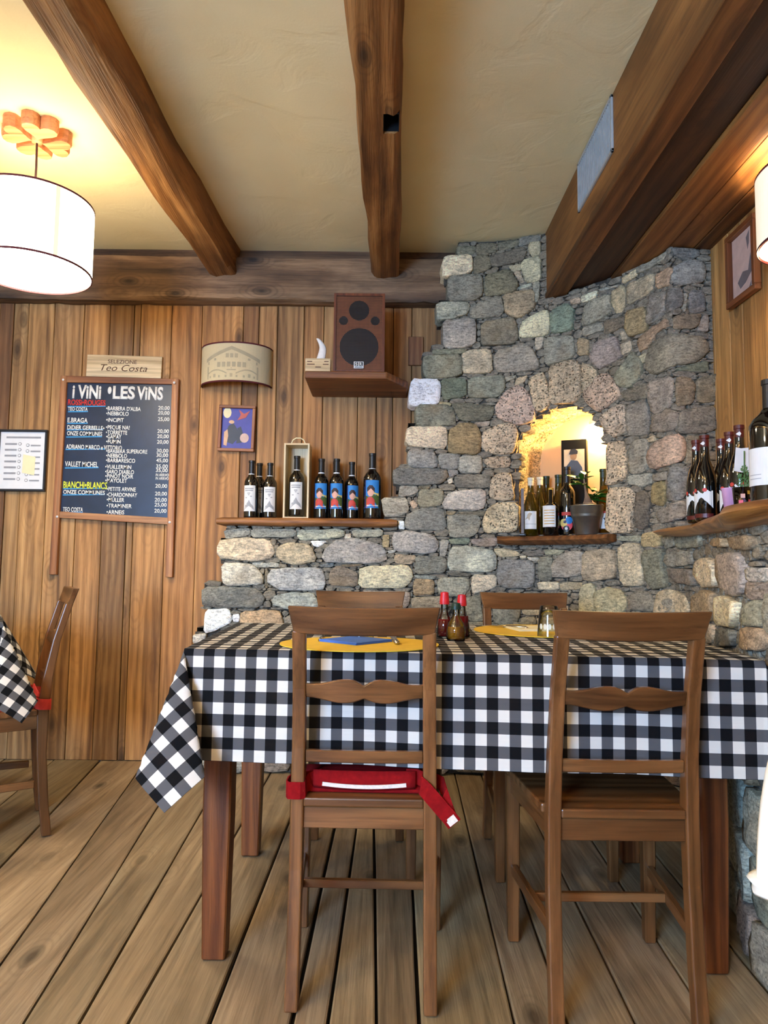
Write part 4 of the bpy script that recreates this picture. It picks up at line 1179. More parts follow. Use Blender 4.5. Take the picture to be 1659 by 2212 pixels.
# wooden sign over the board
p0, p1 = PY(189, 768, YB), PY(349, 812, YB)
sg = tag(empty('wooden_sign', ((p0.x + p1.x) / 2, YW - .006, p1.z)), 'pale wooden sign lettered SELEZIONE above the menu board', 'sign')
hw = (p1.x - p0.x) / 2; hh = p0.z - p1.z
m = MB(); m.box(-hw, -.014, -.012, hw, 0, hh); m.build('sign_panel', MT['palewood'], sg, bevel=.0015); sg.rotation_euler = (0, .02, 0)
o = text_obj('SELEZIONE', 'lettering', MT['ink'], sg, width=.155, size=.030, bold=.0); o.location = (-.088, -.0145, hh * .58)
o = text_obj('Teo Costa', 'lettering', MT['ink'], sg, width=.25, size=.050, bold=-.005, shear=.3); o.location = (-.125, -.0145, hh * .2)


# framed things: local frame x right, z up, front -y
def frame_parts(t, w, h, fwd_, dep, matx, matz):
    m = MB(); m.box(-w / 2, -dep, -h / 2, w / 2, 0, -h / 2 + fwd_); m.build('frame_rail', matx, t, bevel=.002)
    m = MB(); m.box(-w / 2, -dep, h / 2 - fwd_, w / 2, 0, h / 2); m.build('frame_rail', matx, t, bevel=.002)
    m = MB(); m.box(-w / 2, -dep, -h / 2 + fwd_, -w / 2 + fwd_, 0, h / 2 - fwd_); m.build('frame_stile', matz, t, bevel=.002)
    m = MB(); m.box(w / 2 - fwd_, -dep, -h / 2 + fwd_, w / 2, 0, h / 2 - fwd_); m.build('frame_stile', matz, t, bevel=.002)


def flat(t, name, mat, poly, y, parent=None):
    m = MB(); m.prism(poly, y, y + .0006, lambda a, b, h: (a, h, b)); return m.build(name, mat, parent or t)


def disc(cx, cz, r, n=14, rz=None): return [(cx + r * cos(2 * pi * k / n), cz + (rz or r) * sin(2 * pi * k / n)) for k in range(n)]


# allergen notice
p0, p1 = PY(-2, 928, YB), PY(98, 1062, YB); w_, h_ = p1.x - p0.x, p0.z - p1.z
al = tag(empty('framed_notice', ((p0.x + p1.x) / 2, YW - .006, (p0.z + p1.z) / 2)), 'black framed allergen notice with rows of round icons on planks', 'notice')
frame_parts(al, w_, h_, .012, .018, MT['black_frame'], MT['black_frame'])
flat(al, 'notice_sheet', MT['paper'], [(-w_ / 2 + .01, -h_ / 2 + .01), (w_ / 2 - .01, -h_ / 2 + .01), (w_ / 2 - .01, h_ / 2 - .01), (-w_ / 2 + .01, h_ / 2 - .01)], -.006)
flat(al, 'printed_title', MT['grey_ink'], [(-w_ * .34, h_ * .36), (w_ * .36, h_ * .36), (w_ * .36, h_ * .39), (-w_ * .34, h_ * .39)], -.0068)
for k in range(7):
    z = h_ * (.27 - .095 * k)
    for cx in (-.06, .10):
        zz_ = z - (.02 * h_ if cx > 0 else 0)
        o = flat(al, 'printed_icon', MT['black_ink'], disc(cx * w_ * 1.0, zz_, .0085), -.0068); flat(al, 'icon_centre', MT['paper'], disc(cx * w_, zz_, .0065), -.0074, o)
    flat(al, 'printed_line', MT['grey_ink'], [(-w_ * .36, z - .006), (-w_ * .12, z - .006), (-w_ * .12, z + .004), (-w_ * .36, z + .004)], -.0068)
    flat(al, 'printed_line', MT['grey_ink'], [(w_ * .16, z - .012), (w_ * .36, z - .012), (w_ * .36, z - .004), (w_ * .16, z - .004)], -.0068)
flat(al, 'sticky_note', MT['cream_cloth'], [(w_ * .01, -h_ * .2), (w_ * .26, -h_ * .24), (w_ * .27, h_ * .06), (w_ * .02, h_ * .1)], -.0082)
# small framed painting
p0, p1 = PY(474, 876, YB), PY(550, 976, YB); w_, h_ = p1.x - p0.x, p0.z - p1.z
pc = tag(empty('framed_picture', ((p0.x + p1.x) / 2, YW - .006, (p0.z + p1.z) / 2)), 'small blue picture of seated men in a brown frame beneath the chalet sconce', 'picture')
pc.rotation_euler = (0, .02, 0)
frame_parts(pc, w_, h_, .016, .022, MT['frameX'], MT['frameZ'])
for ch in pc.children: ch.color = (.75, .62, .55, 1)
a_, b_ = w_ / 2 - .014, h_ / 2 - .014
flat(pc, 'picture_ground', MT['pic_blue'], [(-a_, -b_), (a_, -b_), (a_, b_), (-a_, b_)], -.006)
flat(pc, 'painted_figure', MT['pic_dark'], [(-.05, -.075), (-.02, -.085), (.01, -.05), (.0, .0), (-.02, .03), (-.045, .015), (-.06, -.03)], -.0068)
flat(pc, 'painted_figure', MT['pic_tan'], [(-.068, -.09), (-.052, -.095), (-.045, -.04), (-.05, -.005), (-.068, -.02)], -.007)
flat(pc, 'painted_figure', MT['pic_dark'], [(.0, -.08), (.03, -.075), (.032, -.02), (.02, .012), (.002, .002)], -.0072)
flat(pc, 'painted_hat', MT['pic_tan'], disc(-.03, .035, .015, 10, .01), -.0076)
flat(pc, 'painted_basket', MT['pic_pink'], disc(.042, -.05, .024, 12, .026), -.0074)
flat(pc, 'painted_flourish', MT['pic_red'], [(.0, .045), (.045, .06), (.068, .1), (.035, .08), (.005, .105), (.018, .075)], -.0074)
flat(pc, 'painted_lamp', MT['cream_cloth'], disc(-.055, .085, .022, 12, .03), -.0074)
# picture on the right wall
q = [PXp(*p, XR - .01) for p in ((1575, 516), (1641, 458), (1641, 626), (1581, 668))]
yn, yf = (q[1].y + q[2].y) / 2, (q[0].y + q[3].y) / 2; zt = (q[0].z + q[1].z) / 2; zb = (q[2].z + q[3].z) / 2
pr_ = tag(empty('framed_drawing', (XR - .006, (yn + yf) / 2, (zt + zb) / 2), -pi / 2), 'brown framed pale drawing of birds on the honey plank wall', 'picture')
w_, h_ = yf - yn, zt - zb
frame_parts(pr_, w_, h_, .022, .026, MT['frameX'], MT['frameZ'])
for ch in pr_.children: ch.color = (.6, .46, .38, 1)
a_, b_ = w_ / 2 - .02, h_ / 2 - .02
flat(pr_, 'drawing_sheet', MT['pic_pink'], [(-a_, -b_), (a_, -b_), (a_, b_), (-a_, b_)], -.006)
for P in ([(.02, .09), (.045, .11), (.04, .06), (.03, .04)], [(-.05, -.06), (-.01, -.03), (.03, -.04), (.05, .02), (.06, -.05), (.01, -.08), (-.03, -.09)], [(.03, -.11), (.05, -.09), (.05, -.12)]):
    flat(pr_, 'drawn_bird', MT['pic_grey'], P, -.0068)

# ================================================================== SHELVES
def lumpy(name, mat, x0, x1, yf, yb, z0, z1, seed, label, kind_cat=('shelf',), amp=.006, n=30, round_=.35):
    r = random.Random(seed); ph = [r.uniform(0, 6) for _ in range(8)]; m = MB(); rings = []
    for k in range(n + 1):
        f = k / n; xx = x0 + (x1 - x0) * f
        e = 1.0 if 0 < k < n else .72
        fy = yf + amp * (sin(9 * xx + ph[0]) + .6 * sin(23 * xx + ph[1])); t = (z1 - z0)
        zc = (z0 + z1) / 2; hz = t / 2 * e * (1 + .1 * sin(14 * xx + ph[2]))
        rings.append([(xx, yb, zc - hz), (xx, fy + t * round_, zc - hz), (xx, fy + t * .08, zc - hz * .55), (xx, fy, zc), (xx, fy + t * .06, zc + hz * .6), (xx, fy + t * round_ * .8, z1 if e == 1 else zc + hz), (xx, yb, z1 if e == 1 else zc + hz)])
    m.loft(rings); o = m.build(name, mat); smooth_by_angle(o, .9)
    return tag(o, label, *kind_cat)


pl0, pl1 = PY(466, 1129, 3.56), PY(858, 1129, 3.56)
ZSH = PY(660, 1119, 3.57).z; zbt = PY(660, 1136, 3.56).z
lumpy('wooden_shelf', MT['shelfX'], pl0.x, pl1.x, 3.562, YW - .012, zbt, ZSH, 4, 'long rounded wooden shelf on the low stone wall carrying wine bottles').color = (1.35, 1.3, 1.2, 1)
# speaker shelf: thick slab with angled right corner
za = PY(700, 801, 3.42).z; zb_ = PY(700, 817, 3.42).z
fl_ = PY(658, 805, 3.42).x; fr_ = PY(836, 805, 3.42).x
m = MB(); m.prism([(fl_, 3.42), (fr_, 3.42), (.115, 3.60), (.115, YW - .007), (fl_, YW - .007)], zb_, za, lambda a, b, h: (a, b, h))
tag(m.build('corner_shelf', MT['shelfX'], bevel=.006, seg=2), 'thick dark wooden corner shelf holding the loudspeaker', 'shelf').color = (.78, .66, .56, 1)
# niche shelf
zt_ = hit(1215, 1158)[1]
s0, s1 = s_of(1074, 1165), s_of(1334, 1168)
m = MB(); rings = []
for k in range(15):
    s = s0 + (s1 - s0) * k / 14; e = .8 if k in (0, 14) else 1
    zz_ = zt_; tk = .042 * e
    rings.append([CU.W(s, zz_ - tk, -.03), CU.W(s, zz_ - tk, .05 + .004 * sin(k)), CU.W(s, zz_ - tk * .5, .075 + .004 * sin(k * 1.7)), CU.W(s, zz_ - .006, .07), CU.W(s, zz_, .06), CU.W(s, zz_, -.25 if abs(s - NC) < NW - .03 else -.03)])
m.loft(rings); o = smooth_by_angle(m.build('niche_shelf', MT['shelfX']), .9); tag(o, 'short brown wooden shelf along the sill of the arched niche', 'shelf'); o.color = (.9, .82, .74, 1)
# right ledge shelf with natural edge
m = MB(); rings = []; sA = CL.hit(1437, 1140)[0]; sB = sA + 1.55
for k in range(41):
    f = k / 40; s = sA + (sB - sA) * f
    out = .075 + .02 * sin(7 * f + 1) + .012 * sin(17 * f); tk = .026 + .03 * min(1, f * 2.2) + .006 * sin(11 * f)
    if k == 0: out, tk = .012, .008
    if k == 1: out, tk = .05, .016
    z1 = 1.178; p, nn_ = CL.at(s)
    bx_ = Vector((XR - .002, p.y + (.0 if p.y > 1.3 else 0), 0))
    rings.append([Vector((bx_.x, p.y, z1 - tk)), CL.W(s, z1 - tk, .0), CL.W(s, z1 - tk * .8, out * .8), CL.W(s, z1 - tk * .45, out), CL.W(s, z1 - .006, out * .82), CL.W(s, z1, out * .5), Vector((bx_.x, p.y, z1))])
m.loft(rings); o = smooth_by_angle(m.build('ledge_shelf', MT['shelfY']), .9); tag(o, 'varnished live-edge wooden ledge on the stone wall under the framed drawing', 'shelf')
ZR = 1.178

# ================================================================== BOTTLES
def cyl_poly(m, r, P, sub=3):  # polygon fan on a cylinder facing -y; P in metres (x along girth, z)
    cx = sum(p[0] for p in P) / len(P); cz = sum(p[1] for p in P) / len(P)
    c = lambda x, z: (r * sin(x / r), -r * cos(x / r), z)
    for i in range(len(P)):
        a, b = P[i], P[(i + 1) % len(P)]
        for k in range(sub):
            f0, f1 = k / sub, (k + 1) / sub
            g = lambda p, f: (cx + (p[0] - cx) * f, cz + (p[1] - cz) * f)
            a0, b0, a1, b1 = g(a, f0), g(b, f0), g(a, f1), g(b, f1)
            m.add([c(*a0), c(*a1), c(*b1), c(*b0)] if k else [c(*a1), c(*b1), c(*a0)], [(0, 1, 2, 3)] if k else [(0, 1, 2)])


def cyl_rect(m, r, x0, x1, z0, z1, n=14):
    for k in range(n):
        a, b = (x0 + (x1 - x0) * k / n) / r, (x0 + (x1 - x0) * (k + 1) / n) / r
        m.add([(r * sin(a), -r * cos(a), z0), (r * sin(b), -r * cos(b), z0), (r * sin(b), -r * cos(b), z1), (r * sin(a), -r * cos(a), z1)], [(0, 1, 2, 3)])


def bottle(loc, h, r, style, label, glass='bottle', caps='caps_black', band=True, shape='bordeaux', rz=0, cat='bottle', group=None, name='wine_bottle', capfrac=.25):
    t = tag(empty(name, loc, rz), label, cat, group); k = h / .30
    if shape == 'bordeaux': pf = [(.001, .006), (r * .8, .0), (r * .97, .003), (r, .012), (r, .178 * k), (r * .96, .192 * k), (r * .78, .207 * k), (r * .5, .219 * k), (.0145 * k, .232 * k), (.0135 * k, .288 * k), (.0152 * k, .29 * k), (.0152 * k, .299 * k), (.001, .3 * k)]
    elif shape == 'burgundy': pf = [(.001, .006), (r * .85, .0), (r, .006), (r, .135 * k), (r * .95, .155 * k), (r * .75, .185 * k), (r * .5, .21 * k), (.0155 * k, .235 * k), (.0135 * k, .288 * k), (.0152 * k, .29 * k), (.0152 * k, .299 * k), (.001, .3 * k)]
    else: pf = [(.001, .006), (r * .85, .0), (r, .006), (r, .155 * k), (r * .9, .18 * k), (r * .6, .2 * k), (.017 * k, .212 * k), (.016 * k, .29 * k), (.001, .3 * k)]
    m = MB(); m.lathe(pf, 28); o = m.build('glass_body', MT[glass], t, smooth=True)
    zc0 = h * (1 - capfrac)
    m = MB(); m.lathe([(.0152 * k, zc0), (.0148 * k, zc0 + .002), (.0145 * k, h * .955), (.0165 * k, h * .96), (.0165 * k, h * .998), (.001, h + .0015)], 20); m.build('capsule', MT[caps], t, smooth=False)
    if band:
        m = MB(); m.lathe([(.0168 * k, zc0 - .012 * k), (.0160 * k, zc0 + .006 * k)], 20); m.build('neck_band', MT['band_white'], t, smooth=True)
    R1 = r + .0006; R2 = r + .0011; R3 = r + .0016
    if style == 'mountain':
        m = MB(); cyl_rect(m, R1, -.032 * k, .034 * k, .036 * k, .168 * k); L = m.build('label_paper', MT['label_white'], t, smooth=True)
        for z, w_ in ((.152, .024), (.142, .022), (.128, .008)):
            m = MB(); cyl_rect(m, R2, -w_ * k, w_ * k, (z - .003) * k, (z + .003) * k); m.build('label_print', MT['label_grey'], L)
        m = MB(); cyl_poly(m, R2, [(-.028 * k, .042 * k), (.03 * k, .042 * k), (.024 * k, .062 * k), (.012 * k, .074 * k), (.002 * k, .094 * k), (-.008 * k, .078 * k), (-.02 * k, .066 * k)]); m.build('label_mountain', MT['label_grey'], L)
        for x_, z_ in ((-.014, .105), (.012, .112), (.0, .12)):
            m = MB(); cyl_poly(m, R2, [(x_ * k + .006 * cos(q * pi / 3), z_ * k + .003 * sin(q * pi / 3)) for q in range(6)], 1); m.build('label_cloud', MT['label_grey'], L)
    elif style == 'portrait':
        m = MB(); cyl_rect(m, R1, -.036 * k, .034 * k, .05 * k, .175 * k); L = m.build('label_paper', MT['lab_blue'], t, smooth=True)

        def pt_(nm, mt, P, R_=R2): m = MB(); cyl_poly(m, R_ if isinstance(R_, float) else R2, [(a * k, b * k) for a, b in P]); m.build(nm, MT[mt], L)
        pt_('label_fields', 'lab_green', [(-.036, .05), (.034, .05), (.034, .118), (.01, .122), (-.012, .116), (-.036, .108)])
        pt_('label_meadow', 'lab_yellow', [(-.0, .112), (.033, .104), (.033, .116), (.01, .12)], R2 + .0003)
        pt_('label_shirt', 'lab_red', [(-.026, .052), (.014, .052), (.012, .086), (.0, .1), (-.016, .1), (-.026, .088)], R3)
        pt_('label_face', 'lab_skin', [(-.006 + .0155 * cos(q * pi / 6), .122 + .021 * sin(q * pi / 6)) for q in range(12)], R3 + .0004)
        pt_('label_hair', 'lab_hair', [(-.022, .122), (-.023, .14), (-.012, .152), (.002, .151), (.012, .138), (.011, .122), (.006, .138), (-.016, .138)], R3 + .0008)
        pt_('label_text', 'lab_navy', [(-.036, .05), (-.030, .05), (-.030, .175), (-.036, .175)], R2 + .0003)
        pt_('label_caption', 'label_white', [(-.024, .058), (.03, .058), (.03, .064), (-.024, .064)], R3 + .0012)
    elif style == 'plain':
        m = MB(); cyl_rect(m, R1, -.034, .03, h * .12, h * .42); L = m.build('label_paper', MT['label_white'], t, smooth=True)
        m = MB(); cyl_rect(m, R2, -.03, .028, h * .2, h * .208); m.build('label_print', MT['label_grey'], L)
        m = MB(); cyl_poly(m, R2, [(-.03, h * .28), (-.008, h * .26), (.006, h * .38), (-.006, h * .40), (-.016, h * .37)]); m.build('label_print', MT['sepia'], L)
    elif style == 'stripes':
        m = MB(); cyl_rect(m, R1, -.045, .03, h * .18, h * .62); L = m.build('label_paper', MT['label_white'], t, smooth=True)
        for q in range(6): m = MB(); cyl_rect(m, R2, -.03, .024, h * (.24 + .055 * q), h * (.255 + .055 * q)); m.build('label_print', MT['caps_yellow'], L)
    elif style == 'pop':
        m = MB(); cyl_poly(m, R1, [(-.004 + .03 * cos(q * pi / 8), h * .16 + .03 * sin(q * pi / 8)) for q in range(16)]); L = m.build('label_paper', MT['lab_pink'], t)
        for nm, mt, cx, cz, rr_ in (('label_spot', 'lab_yellow', -.02, .185, .02), ('label_spot', 'lab_blue', .008, .22, .018), ('label_spot', 'caps_black', -.006, .10, .016), ('label_spot', 'label_white', -.006, .105, .007), ('label_spot', 'lab_navy', -.012, .2, .008)):
            m = MB(); cyl_poly(m, R2 + (.0006 if mt in ('caps_black',) else .001 if mt == 'label_white' else 0), [(cx + rr_ * cos(q * pi / 6), h * cz + rr_ * sin(q * pi / 6)) for q in range(12)]); m.build(nm, MT[mt], L)
        m = MB(); cyl_rect(m, R1, -.03, .03, h * .29, h * .34); m.build('shoulder_label', MT['lab_red'], t)
    elif style == 'notch':
        m = MB(); cyl_poly(m, R1, [(-.04, .03), (.04, .045), (.04, .105), (.02, .108), (.005, .095), (-.012, .108), (-.028, .095), (-.04, .105)]); L = m.build('label_paper', MT['label_white'], t)
        for x_ in (-.024, .012):
            m = MB(); cyl_poly(m, R2, [(x_ + .008 * cos(q * pi / 5), .108 + .007 * sin(q * pi / 5)) for q in range(10)], 1); m.build('label_dot', MT['lab_red'], L)
        m = MB(); cyl_rect(m, R1, -.04, .04, .012, .026); m.build('lower_label', MT['caps_red'], t)
        m = MB(); RR = .0172 * k
        P = [(RR * sin(a_), -RR * cos(a_), h * (.9 + d_)) for a_, d_ in ((-.5, 0), (.2, .025), (.5, 0), (.2, -.025))]; m.add(P, [(0, 1, 2, 3)]); m.build('capsule_emblem', MT['label_white'], t)
    elif style == 'big':
        m = MB(); cyl_rect(m, R1, -.075, .06, h * .16, h * .45, 20); L = m.build('label_paper', MT['label_white'], t, smooth=True)
        for q in (.21, .24): m = MB(); cyl_rect(m, R2, -.06, -.02, h * q, h * q + .002); m.build('label_print', MT['label_grey'], L)
    elif style == 'lowred':
        m = MB(); cyl_rect(m, R1, -.034, .03, h * .1, h * .36); L = m.build('label_paper', MT['label_white'], t, smooth=True)
        m = MB(); cyl_rect(m, R2, -.034, .03, h * .33, h * .36); m.build('label_print', MT['lab_red'], L)
        m = MB(); cyl_poly(m, R2, [(-.02, h * .3), (.0, h * .24), (.02, h * .28), (.004, h * .22)], 1); m.build('label_print', MT['black_ink'], L)
    return t


def onshelf(u, v, Y, z): p = PY(u, v, Y); return (p.x, Y, z)


gl = 'wine bottles on the low wall shelf'
bottle(onshelf(543, 1050, 3.665, ZSH), .30, .037, 'mountain', 'dark wine bottle with white mountain label at the end of the low wall shelf', group=gl, rz=-.15)
bottle(onshelf(560, 1050, 3.755, ZSH), .30, .037, 'mountain', 'dark wine bottle standing behind the two white mountain labels', group=gl)
bottle(onshelf(583, 1050, 3.675, ZSH), .29, .037, 'mountain', 'dark wine bottle with white mountain label nearest the wooden gift box', group=gl, rz=.1)
bottle(onshelf(641, 1050, 3.66, ZSH + .0105), .315, .040, 'mountain', 'dark wine bottle with white label standing inside the wooden gift box', group=gl)
bottle(onshelf(694, 1050, 3.66, ZSH), .312, .037, 'portrait', 'wine bottle with blue portrait label right beside the wooden gift box', group=gl)
bottle(onshelf(727, 1050, 3.655, ZSH), .312, .037, 'portrait', 'second wine bottle with blue portrait label from the wooden gift box', group=gl)
bottle(onshelf(726, 1050, 3.752, ZSH), .312, .037, 'portrait', 'wine bottle hidden behind the second blue portrait label', group=gl)
bottle(onshelf(760, 1050, 3.68, ZSH), .30, .036, 'portrait', 'shorter wine bottle with blue portrait label next to the largest one', group=gl, rz=.3)
bottle(onshelf(804, 1050, 3.655, ZSH), .342, .046, 'portrait', 'largest wine bottle with blue portrait label against the stones', group=gl)
# gift box with rope handle
p0, p1 = PY(614, 957, 3.615), PY(669, 957, 3.615); wx = (p1.x - p0.x) / 2
gb = tag(empty('gift_box', ((p0.x + p1.x) / 2, 3.675, ZSH)), 'open pale wooden wine gift box with rope handle on the shelf', 'box'); H = p0.z - ZSH
for a_, b_ in ((-wx, -wx + .009), (wx - .009, wx)): m = MB(); m.box(a_, -.06, 0, b_, .06, H); m.build('side_panel', MT['palewoodZ'], gb, bevel=.001)
m = MB(); m.box(-wx + .009, -.06, H - .009, wx - .009, .06, H); m.build('top_panel', MT['palewood'], gb)
m = MB(); m.box(-wx + .009, -.06, 0, wx - .009, .06, .009); m.build('bottom_panel', MT['palewood'], gb)
m = MB(); m.box(-wx + .009, .054, .009, wx - .009, .06, H - .009); m.build('back_panel', MT['palewoodZ'], gb)
m = MB(); m.tube([(-.036, 0, H - .005), (-.036, 0, H + .008), (-.028, 0, H + .027), (-.012, 0, H + .037), (.012, 0, H + .037), (.028, 0, H + .027), (.036, 0, H + .008), (.036, 0, H - .005)], .0032, 8); m.build('rope_handle', MT['cream_cloth'], gb, smooth=True)
# loudspeaker
ps0, ps1 = PY(722, 633, 3.45), PY(832, 633, 3.45); sw = (ps1.x - ps0.x) / 2; SH = ps0.z - za
spk = tag(empty('loudspeaker', ((ps0.x + ps1.x) / 2, 3.45, za)), 'brown loudspeaker with dark cones behind a wire grille on the corner shelf', 'loudspeaker')
m = MB(); m.box(-sw, .012, 0, sw, .24, SH); m.build('cabinet', MT['cabinet'], spk, bevel=.006, seg=2)
m = MB(); e = .012
m.box(-sw, 0, 0, -sw + e, .014, SH); m.box(sw - e, 0, 0, sw, .014, SH); m.box(-sw + e, 0, 0, sw - e, .014, e); m.box(-sw + e, 0, SH - e, sw - e, .014, SH); m.build('front_frame', MT['cabinet'], spk)
m = MB(); m.box(-sw + e, .0105, e, sw - e, .0125, SH - e); m.build('baffle', MT['baffle'], spk)


def cone(cx, cz, r, nm):
    m = MB(); m.lathe([(r, 0), (r * .98, -.003), (r * .9, -.003), (r * .84, .004), (r * .35, .02), (r * .3, .012), (r * .18, .006), (.0005, .004)], 32)
    o = m.build(nm, MT['cone'], spk, smooth=True); o.location = (cx, .009, cz); o.rotation_euler = (pi / 2, 0, 0); o.scale = (1, 1, -.05); return o


cone(-.002, SH * .79, .05, 'tweeter'); cone(0, SH * .33, .096, 'woofer'); cone(-.078, SH * .66, .022, 'port'); cone(.078, SH * .66, .022, 'port')
m = MB(); nx, nz = 34, 54
for i in range(nx + 1): x_ = -sw + e + (2 * sw - 2 * e) * i / nx; m.box(x_ - .0006, .001, e, x_ + .0006, .0026, SH - e)
for j in range(nz + 1): z_ = e + (SH - 2 * e) * j / nz; m.box(-sw + e, .0004, z_ - .0006, sw - e, .002, z_ + .0006)
tag(m.build('grille', MT['wire'], spk), kind='stuff')
bd = MB(); bd.box(-.024, -.003, .022, .024, .0004, .056); bdo = bd.build('badge', MT['white_plastic'], spk, bevel=.0008)
for a_, t_ in ((-.020, 'S'), (.002, 'R')):
    m = MB(); m.box(a_, -.0036, .033, a_ + .018, -.0029, .053); o = m.build('badge_square', MT['black_ink'], bdo)
    o2 = text_obj(t_, 'badge_letter', MT['white_paint'], bdo, width=.011, size=.021, bold=.02); o2.location = (a_ + .0035, -.0036, .0355)
m = MB(); m.box(-.02, -.0036, .026, .02, -.0029, .029); m.build('badge_line', MT['black_ink'], bdo)
# small trophy: block with curved horn
b0, b1 = PY(660, 775, 3.46), PY(714, 800, 3.46)
tp = tag(empty('award_trophy', ((b0.x + b1.x) / 2, 3.47, za)), 'small trophy of a white curved horn on a printed wooden block', 'trophy')
bw, bh = (b1.x - b0.x) / 2, b0.z - za
m = MB(); m.box(-bw, -.02, 0, bw, .02, bh); m.build('block', MT['palewood'], tp, bevel=.0015)
for z_, segs in ((.78, ((-.85, -.45), (.5, .85))), (.58, ((-.85, -.25), (.4, .85))), (.38, ((-.2, .25),))):
    for s_ in segs: m = MB(); m.box(s_[0] * bw, -.0206, bh * z_ - .002, s_[1] * bw, -.0199, bh * z_ + .002); m.build('printed_line', MT['ink'], tp)
m = MB(); rings = []
for k in range(13):
    f = k / 12; z_ = bh + .105 * f; cx = .012 - .004 * f - .02 * max(0, f - .55) * f * 2.2 + .022 * sin(pi * f * .8) * .55; wv = .016 * (1 - f) ** .6 + .007
    dpt = .014 * (1 - f * .5); rings.append([(cx + wv * cos(q * pi / 5), dpt * sin(q * pi / 5), z_) for q in range(10)])
m.loft(rings); m.build('horn', MT['white_plastic'], tp, smooth=True)


# ---- niche things
def nplace(u, h, z=None):
    lo, hi = 0.0, SM
    for _ in range(50):
        mid = (lo + hi) / 2; p = CU.W(mid, NZ0, h); d = p - CAM
        uu = CX + F * d.dot(RTV) / d.dot(fwd)
        if uu < u: lo = mid
        else: hi = mid
    p = CU.W((lo + hi) / 2, NZ0 if z is None else z, h); return tuple(p)


NZB = zt_ + .0005
fr = math.atan2(-nnorm.x, nnorm.y)  # not used for labels


def face(loc): return math.atan2(-loc[0], loc[1]) * -1 * -1


def nb_(u, h, hh, r, style, label, **k):
    p = nplace(u, h); return bottle((p[0], p[1], NZB), hh, r, style, label, rz=-math.atan2(p[0], p[1]) + k.pop('turn', 0), group='bottles in the lit niche', **k)


nb_(1147, .012, .292, .037, 'plain', 'olive glass bottle with white capsule and pale label at the niche edge', glass='green_bottle', caps='caps_white', band=False, shape='burgundy')
nb_(1167, -.08, .305, .036, 'none', 'olive glass bottle with white capsule standing behind in the niche', glass='green_bottle', caps='caps_white', band=False, shape='burgundy')
nb_(1181, -.168, .32, .036, 'none', 'olive glass bottle with dark green capsule behind the white capsules', glass='green_bottle', caps='caps_green', band=False, shape='burgundy')
nb_(1191, .02, .235, .041, 'stripes', 'short dark bottle with yellow cap and striped label in the niche', caps='caps_yellow', band=True, shape='stout', turn=-.2)
nb_(1207, -.108, .315, .036, 'none', 'olive glass bottle with dark green capsule against the back of niche', glass='green_bottle', caps='caps_green', band=False, shape='burgundy')
nb_(1226, -.034, .34, .038, 'pop', 'tall black bottle with pink, yellow and blue round label', band=False)
nb_(1305, -.085, .32, .035, 'lowred', 'olive glass bottle with dark green capsule behind the zinc bucket', glass='green_bottle', caps='caps_green', band=False, shape='burgundy')
# black presentation box with portrait print
pb = nplace(1244, -.207); bxh = PY(1240, 953, pb[1]).z - NZB
bb = tag(empty('presentation_box', (pb[0], pb[1], NZB), -math.atan2(pb[0], pb[1]) - .12), 'tall black gift carton with sepia portrait print at the back of niche', 'box')
hb2 = .062
m = MB(); m.box(-hb2, -.045, 0, hb2, .045, bxh); m.build('carton', MT['box_black'], bb, bevel=.001)
m = MB(); m.box(-hb2 - .0012, -.044, .002, -hb2 + .0005, .044, bxh - .002); m.build('carton_side', MT['box_tan'], bb)
flat(bb, 'portrait_print', MT['sepia'], [(-hb2 * .8, bxh * .6), (hb2 * .84, bxh * .6), (hb2 * .84, bxh * .9), (-hb2 * .8, bxh * .9)], -.0458)
zz0 = bxh * .6
flat(bb, 'printed_coat', MT['pic_dark'], [(-.044, zz0 + .003), (.044, zz0 + .003), (.04, zz0 + .055), (.018, zz0 + .09), (-.014, zz0 + .094), (-.04, zz0 + .06)], -.0466)
flat(bb, 'printed_face', MT['bark'], disc(-.002, zz0 + .115, .017, 12, .022), -.0470)
flat(bb, 'printed_cap', MT['black_ink'], [(-.024, zz0 + .124), (.018, zz0 + .124), (.02, zz0 + .14), (.004, zz0 + .152), (-.016, zz0 + .148)], -.0476)
# zinc bucket with plant
pbk = nplace(1268, .004); bkr = .078; bkh = .138
bk_ = tag(empty('bucket', (pbk[0], pbk[1], NZB)), 'small zinc bucket with ribbed band holding a leafy plant', 'bucket')
m = MB(); m.lathe([(.001, .0), (.052, .0), (.054, .004), (.068, .085), (.0705, .087), (.0695, .09), (.072, .093), (.071, .097), (.0735, .1), (.0785, bkh - .003), (.081, bkh), (.078, bkh + .002), (.0745, bkh - .01), (.068, .1)], 32); m.build('pail', MT['zinc'], bk_, smooth=True)
m = MB(); m.tube([(-.079, 0, bkh - .006), (-.06, -.035, bkh + .004), (-.02, -.062, bkh + .006), (.02, -.062, bkh + .004), (.06, -.035, bkh + .002), (.079, 0, bkh - .006)], .0022, 6); m.build('bail_handle', MT['darkmetal'], bk_, smooth=True)
m = MB(); m.tube([(-.03, -.06, bkh + .006), (.01, -.066, bkh + .006)], .0055, 8); m.build('handle_grip', MT['bark'], bk_, smooth=True)
pln = tag(empty('potted_plant', (pbk[0], pbk[1], NZB + bkh - .03)), 'small green plant with thick stem growing in the zinc bucket', 'plant')
m = MB(); m.lathe([(.001, .012), (.04, .010), (.073, .004)], 20); m.build('soil', MT['soil'], pln)
m = MB(); m.tube([(.0, 0, 0), (.004, 0, .03), (.006, 0, .055), (.002, 0, .075), (-.004, 0, .10), (-.012, 0, .16), (-.012, 0, .2)], [.03, .026, .019, .011, .005, .004, .002], 10); m.build('stem', MT['bark'], pln, smooth=True)
lr = random.Random(12)
lm = MB(); rows = []
